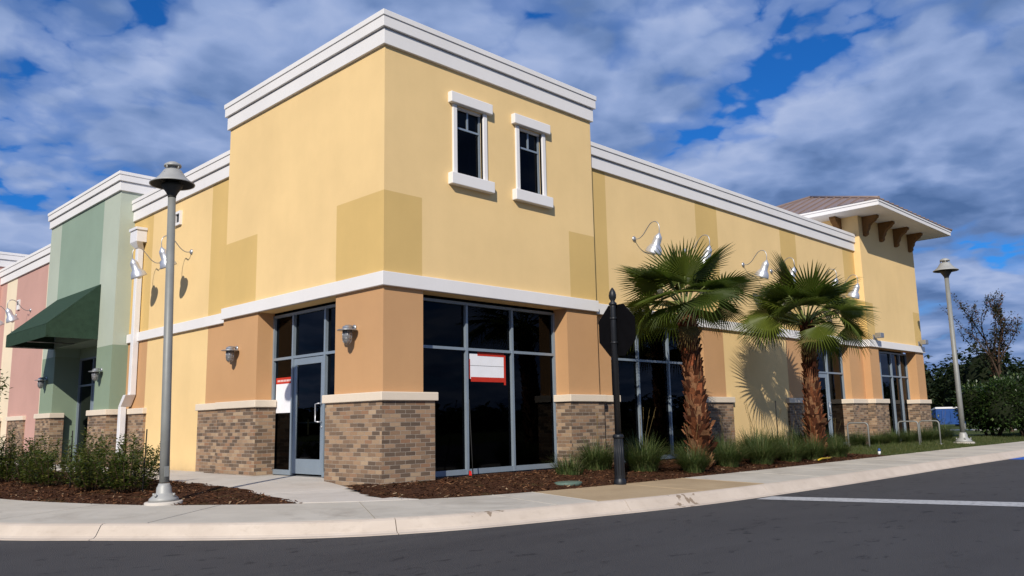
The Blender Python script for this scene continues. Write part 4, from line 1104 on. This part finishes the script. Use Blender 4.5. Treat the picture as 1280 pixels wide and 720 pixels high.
# hedge mass (clipped tall shrub) on the right
def bush(name, label, c, rx, ry, h, n, mat, seed, lsz, cat, lo=.12, trunk=True):
    q = random.Random(seed); t = thing(name, label, cat, c)
    core, lf = MB(), MB(); lobes = [(Vector((q.uniform(-rx, rx) * .6, q.uniform(-ry, ry) * .6, h * q.uniform(.45, .72))), q.uniform(.35, .55)) for _ in range(9)]
    C0 = Vector(c)
    for o, k in lobes:
        r = Vector((rx * k, ry * k, h * k * .85)) * .72; N = 10; T = Matrix.Translation(C0 + o) @ Matrix.Diagonal((r.x, r.y, r.z, 1))
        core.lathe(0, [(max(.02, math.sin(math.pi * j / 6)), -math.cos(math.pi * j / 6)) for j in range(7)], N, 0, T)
    per = n // len(lobes)
    for o, k in lobes:
        for j in range(per):
            d = Vector((q.gauss(0, 1), q.gauss(0, 1), q.gauss(0, 1))).normalized(); f = q.uniform(.68, 1.08) * (1 + .18 * noise.noise(d * 2.5 + o))
            p = o + Vector((d.x * rx * k, d.y * ry * k, d.z * h * k * .85)) * f
            if p.z < h * lo: continue
            L = lsz * q.uniform(.7, 1.3); leaf(lf, C0 + p, d + Vector((q.uniform(-.8, .8), q.uniform(-.8, .8), q.uniform(-.5, .8))), Vector((q.uniform(-.4, .4), q.uniform(-.4, .4), 1)), L, L * .32)
    core.build('shade_core', 'core', t); lf.build('foliage', mat, t)  # core: solid dark lumps added as the shaded inside of the bush
    if trunk:
        st = MB()
        for k in range(5):
            a = q.uniform(0, 6.28); st.tube([C0 + Vector((.15 * math.cos(a), .15 * math.sin(a), -.1)), C0 + Vector((.5 * rx * math.cos(a), .5 * ry * math.sin(a), h * .5))], [.06, .03], 6)
        st.build('stems', 'bark', t)
    return t
bush('hedge_shrub', 'dense dark hedge shrub just right of the right lamp post', (29.3, -.75, -.05), 1.5, 1.5, 2.15, 5200, 'hedge', 71, .13, 'hedge')
bush('hedge_shrub', 'dense dark hedge shrub in the middle of the right group, tallest', (30.2, -1.75, -.05), 1.5, 1.4, 2.35, 5200, 'hedge', 72, .13, 'hedge')
bush('hedge_shrub', 'dense dark hedge shrub at the right picture edge', (31.5, -3.0, -.05), 1.6, 1.4, 2.4, 4500, 'hedge', 73, .13, 'hedge')
bush('low_bush', 'low dark bush between the building end and the right lamp post', (27.0, 1.4, -.05), 1.2, 1.5, .85, 2200, 'hedge', 74, .10, 'bush', .05, False)
bush('tall_bush', 'narrow dark bush rising close behind the far right brick pier', (31.5, 7.0, -.05), 1.2, 1.2, 2.3, 2600, 'hedge', 75, .14, 'bush', .05, False)
# bare-ish autumn tree
def twig_tree(name, label, c, H, seed, levels, spread, nleaf, mat, cat, lsz, r0, group=None):
    q = random.Random(seed); t = thing(name, label, cat, c); st, lf = MB(), MB(); C0 = Vector(c)
    def grow(p, d, L, r, lev):
        pts = [p]; cur = p.copy(); dd = d.copy()
        for k in range(4):
            dd = (dd + Vector((q.uniform(-.12, .12), q.uniform(-.12, .12), .06))).normalized(); cur = cur + dd * L / 4; pts.append(cur.copy())
        st.tube(pts, [r * (1 - .12 * k) for k in range(5)], 5 if lev > 1 else 7, cap=False)
        if lev >= levels - 2:
            for j in range(nleaf):
                s = q.random(); i = min(3, int(s * 4)); pp = pts[i].lerp(pts[i + 1], s * 4 - i); off = Vector((q.gauss(0, 1), q.gauss(0, 1), q.gauss(0, .8))).normalized()
                leaf(lf, pp + off * q.uniform(.02, .12), off, Vector((q.uniform(-.5, .5), q.uniform(-.5, .5), 1)), lsz * q.uniform(.7, 1.3), lsz * .32)
        if lev < levels:
            for k in range(4 if lev < 2 else 3):
                i = q.choice((2, 3, 4)) if k else 4; a = q.uniform(0, 6.28); side_ = Vector((math.cos(a), math.sin(a), 0))
                nd = (dd + side_ * spread * q.uniform(.5, 1.2)).normalized(); nd.z = max(nd.z, .25); grow(pts[i], nd.normalized(), L * q.uniform(.58, .8), r * .55, lev + 1)
    grow(C0 + Vector((0, 0, -.1)), Vector((0, 0, 1)), H * .36, r0, 0)
    st.build('trunk', 'bark', t); lf.build('crown', mat, t); return t
twig_tree('autumn_tree', 'thin upright tree with sparse reddish leaves above the right hedge', (39.0, 1.0, -.05), 7.6, 83, 4, .38, 16, 'autumn', 'tree', .12, .11)
twig_tree('young_tree', 'young tree reaching in at the left picture edge, only its leaf tips showing', (-4.12, 6.0, -.1), 2.9, 85, 4, .55, 6, 'shrub', 'tree', .075, .03)
# far woodland all round (one mass)
def woodland():
    q = random.Random(91); mb = MB(); core = MB()
    for k in range(420):
        az = k / 420 * 2 * math.pi + q.uniform(-.01, .01); D = q.uniform(95, 125)
        vis = R(2) < az < R(32)
        cx, cy = -7.9 + D * math.cos(az), -10.8 + D * math.sin(az)
        if -30 < cx < 40 and 0 < cy < 70 and False: continue
        h = q.uniform(5.0, 8.0) * (.5 if not vis else q.uniform(.95, 1.15)); w = q.uniform(2.2, 3.6)
        T = Matrix.Translation((cx, cy, h * .46)) @ Matrix.Diagonal((w * .72, w * .72, h * .42, 1))
        mb.lathe(0, [(max(.02, math.sin(math.pi * j / 6)), -math.cos(math.pi * j / 6)) for j in range(7)], 8, 1, T)  # solid dark lump added to block light through the crown
        n = 1000 if vis else 70; sz = .55 if vis else 1.6
        for j in range(n):
            d = Vector((q.gauss(0, 1), q.gauss(0, 1), q.gauss(0, 1))).normalized(); f = q.uniform(.8, 1.12) * (1 + .25 * noise.noise(d * 2 + Vector((k, 0, 0))))
            leaf(mb, Vector((cx + d.x * w * f, cy + d.y * w * f, h * .46 + d.z * h * .52 * f)), Vector((q.gauss(0, 1), q.gauss(0, 1), q.gauss(0, .6) - .2)), Vector((0, 0, 1)), sz * q.uniform(.6, 1.4), sz * .4)
    return setting(mb.build('far_woodland', ['far_leaf', 'core']), 'stuff')
woodland()

# ================================================================== WORLD, SUN, CAMERA
world = bpy.data.worlds.new('World'); scene.world = world; world.use_nodes = True; world.cycles.sampling_method = 'MANUAL'; world.cycles.sample_map_resolution = 512
SKYTINT = (.10, .50, 1.05, 1); CLOUD_SHIFT = (3.3, 1.7, 0); COV = .38
t = NT(world.node_tree); bg = t.n['Background']
sky = t.add('ShaderNodeTexSky'); sky.sky_type = 'NISHITA'; sky.sun_disc = False
SUN = Vector((-.69, -.475, .55)).normalized()
sky.sun_elevation = math.asin(SUN.z); sky.sun_rotation = math.atan2(SUN.x, SUN.y); sky.altitude = 0; sky.air_density = 1.0; sky.dust_density = .4; sky.ozone_density = 2.5
tc = t.add('ShaderNodeTexCoord').outputs['Generated']
sx = t.add('ShaderNodeSeparateXYZ', inp={0: tc})
blue = t.mix(1.0, sky.outputs[0], SKYTINT, 'MULTIPLY')
hz = t.ramp(sx.outputs[2], [(0, (1, 1, 1)), (.06, (.6, .6, .6)), (.17, (0, 0, 0))])
blue = t.mix(hz, blue, (2.0, 3.1, 5.6, 1))
zz = t.math('ADD', t.math('MAXIMUM', sx.outputs[2], 0), .19)
pv = t.add('ShaderNodeCombineXYZ', inp={0: t.math('DIVIDE', sx.outputs[0], zz), 1: t.math('DIVIDE', sx.outputs[1], zz), 2: 0.0}).outputs[0]
rotm = t.add('ShaderNodeVectorRotate', rotation_type='Z_AXIS', inp={'Vector': pv, 'Angle': R(-7.5)}); pv = rotm.outputs[0]
def density(v):
    v = t.mapping(v, (1, 1, 1), CLOUD_SHIFT)
    wv = t.add('ShaderNodeTexNoise', inp={'Vector': v, 'Scale': 3.4, 'Detail': 4.0})
    va = t.add('ShaderNodeVectorMath', operation='MULTIPLY_ADD', inp={0: wv.outputs['Color'], 1: (.16, .16, 0), 2: v}).outputs[0]
    bl = t.add('ShaderNodeTexVoronoi', feature='F1', inp={'Vector': va, 'Scale': 4.2, 'Detail': 2.0, 'Roughness': .5, 'Lacunarity': 2.2})
    bil = t.math('SUBTRACT', 1, bl.outputs['Distance'])
    f1 = t.noise(va, 1.55, 7, .55)
    fine = t.noise(va, 7, 5, .6)
    return t.math('ADD', t.math('ADD', t.math('MULTIPLY', f1, .95), t.math('MULTIPLY', bil, .30)), t.math('MULTIPLY', fine, .10))
dens = density(pv)
upv = t.add('ShaderNodeVectorMath', operation='SCALE', inp={0: pv}); upv.inputs['Scale'].default_value = .93
dup_ = density(t.mapping(upv.outputs[0], (1, 1, 1), (-.03, -.03, 0)))
cover = t.ramp(dens, [(COV, (0, 0, 0)), (COV + .05, (.58, .58, .58)), (COV + .15, (1, 1, 1))], 'EASE')
edge = t.math('ADD', t.math('MULTIPLY', t.math('SUBTRACT', dens, dup_), 2.9), .40, True)
thin = t.math('SUBTRACT', 1, t.math('DIVIDE', t.math('SUBTRACT', dens, COV), .36), True)
lf_ = t.math('ADD', t.math('MULTIPLY', edge, .62), t.math('MULTIPLY', thin, .36), True)
ccol = t.ramp(lf_, [(.10, (.075, .145, .32)), (.34, (.150, .240, .465)), (.60, (.27, .365, .61)), (.95, (.46, .535, .745))])
cl = t.add('ShaderNodeVectorMath', operation='SCALE', inp={0: ccol}); cl.inputs['Scale'].default_value = 10.0
fin = t.mix(cover, blue, cl.outputs[0])
t.l.new(fin, bg.inputs[0]); bg.inputs[1].default_value = .10

sun = bpy.data.lights.new('sun', 'SUN'); sun.energy = 4.4; sun.angle = R(.5); sun.color = (1, .93, .82)
so = bpy.data.objects.new('sun', sun); COL.objects.link(so); so.rotation_euler = (-SUN).to_track_quat('-Z', 'Y').to_euler(); so.location = SUN * 60

cam = bpy.data.cameras.new('camera'); co = bpy.data.objects.new('camera', cam); COL.objects.link(co); scene.camera = co
rt, up, fw = Vector((0.70693143, -0.70701838, -0.01931206)), Vector((-0.10051774, -0.1274579, 0.98673738)), Vector((0.70010294, 0.69561447, 0.16117189))
mat = Matrix((( rt.x, up.x, -fw.x, -7.86892945), (rt.y, up.y, -fw.y, -10.75677698), (rt.z, up.z, -fw.z, .89442273), (0, 0, 0, 1)))
co.matrix_world = mat
cam.sensor_width = 36; cam.lens = 36 * 1028.06 / 1280; cam.clip_start = .05; cam.clip_end = 3000

vs = scene.view_settings; vs.view_transform = 'Standard'; vs.look = 'None'; vs.gamma = 1; vs.exposure = .09; vs.use_curve_mapping = False
scene.cycles.max_bounces = 6; scene.cycles.transparent_max_bounces = 12
scene.cycles.use_denoising = True
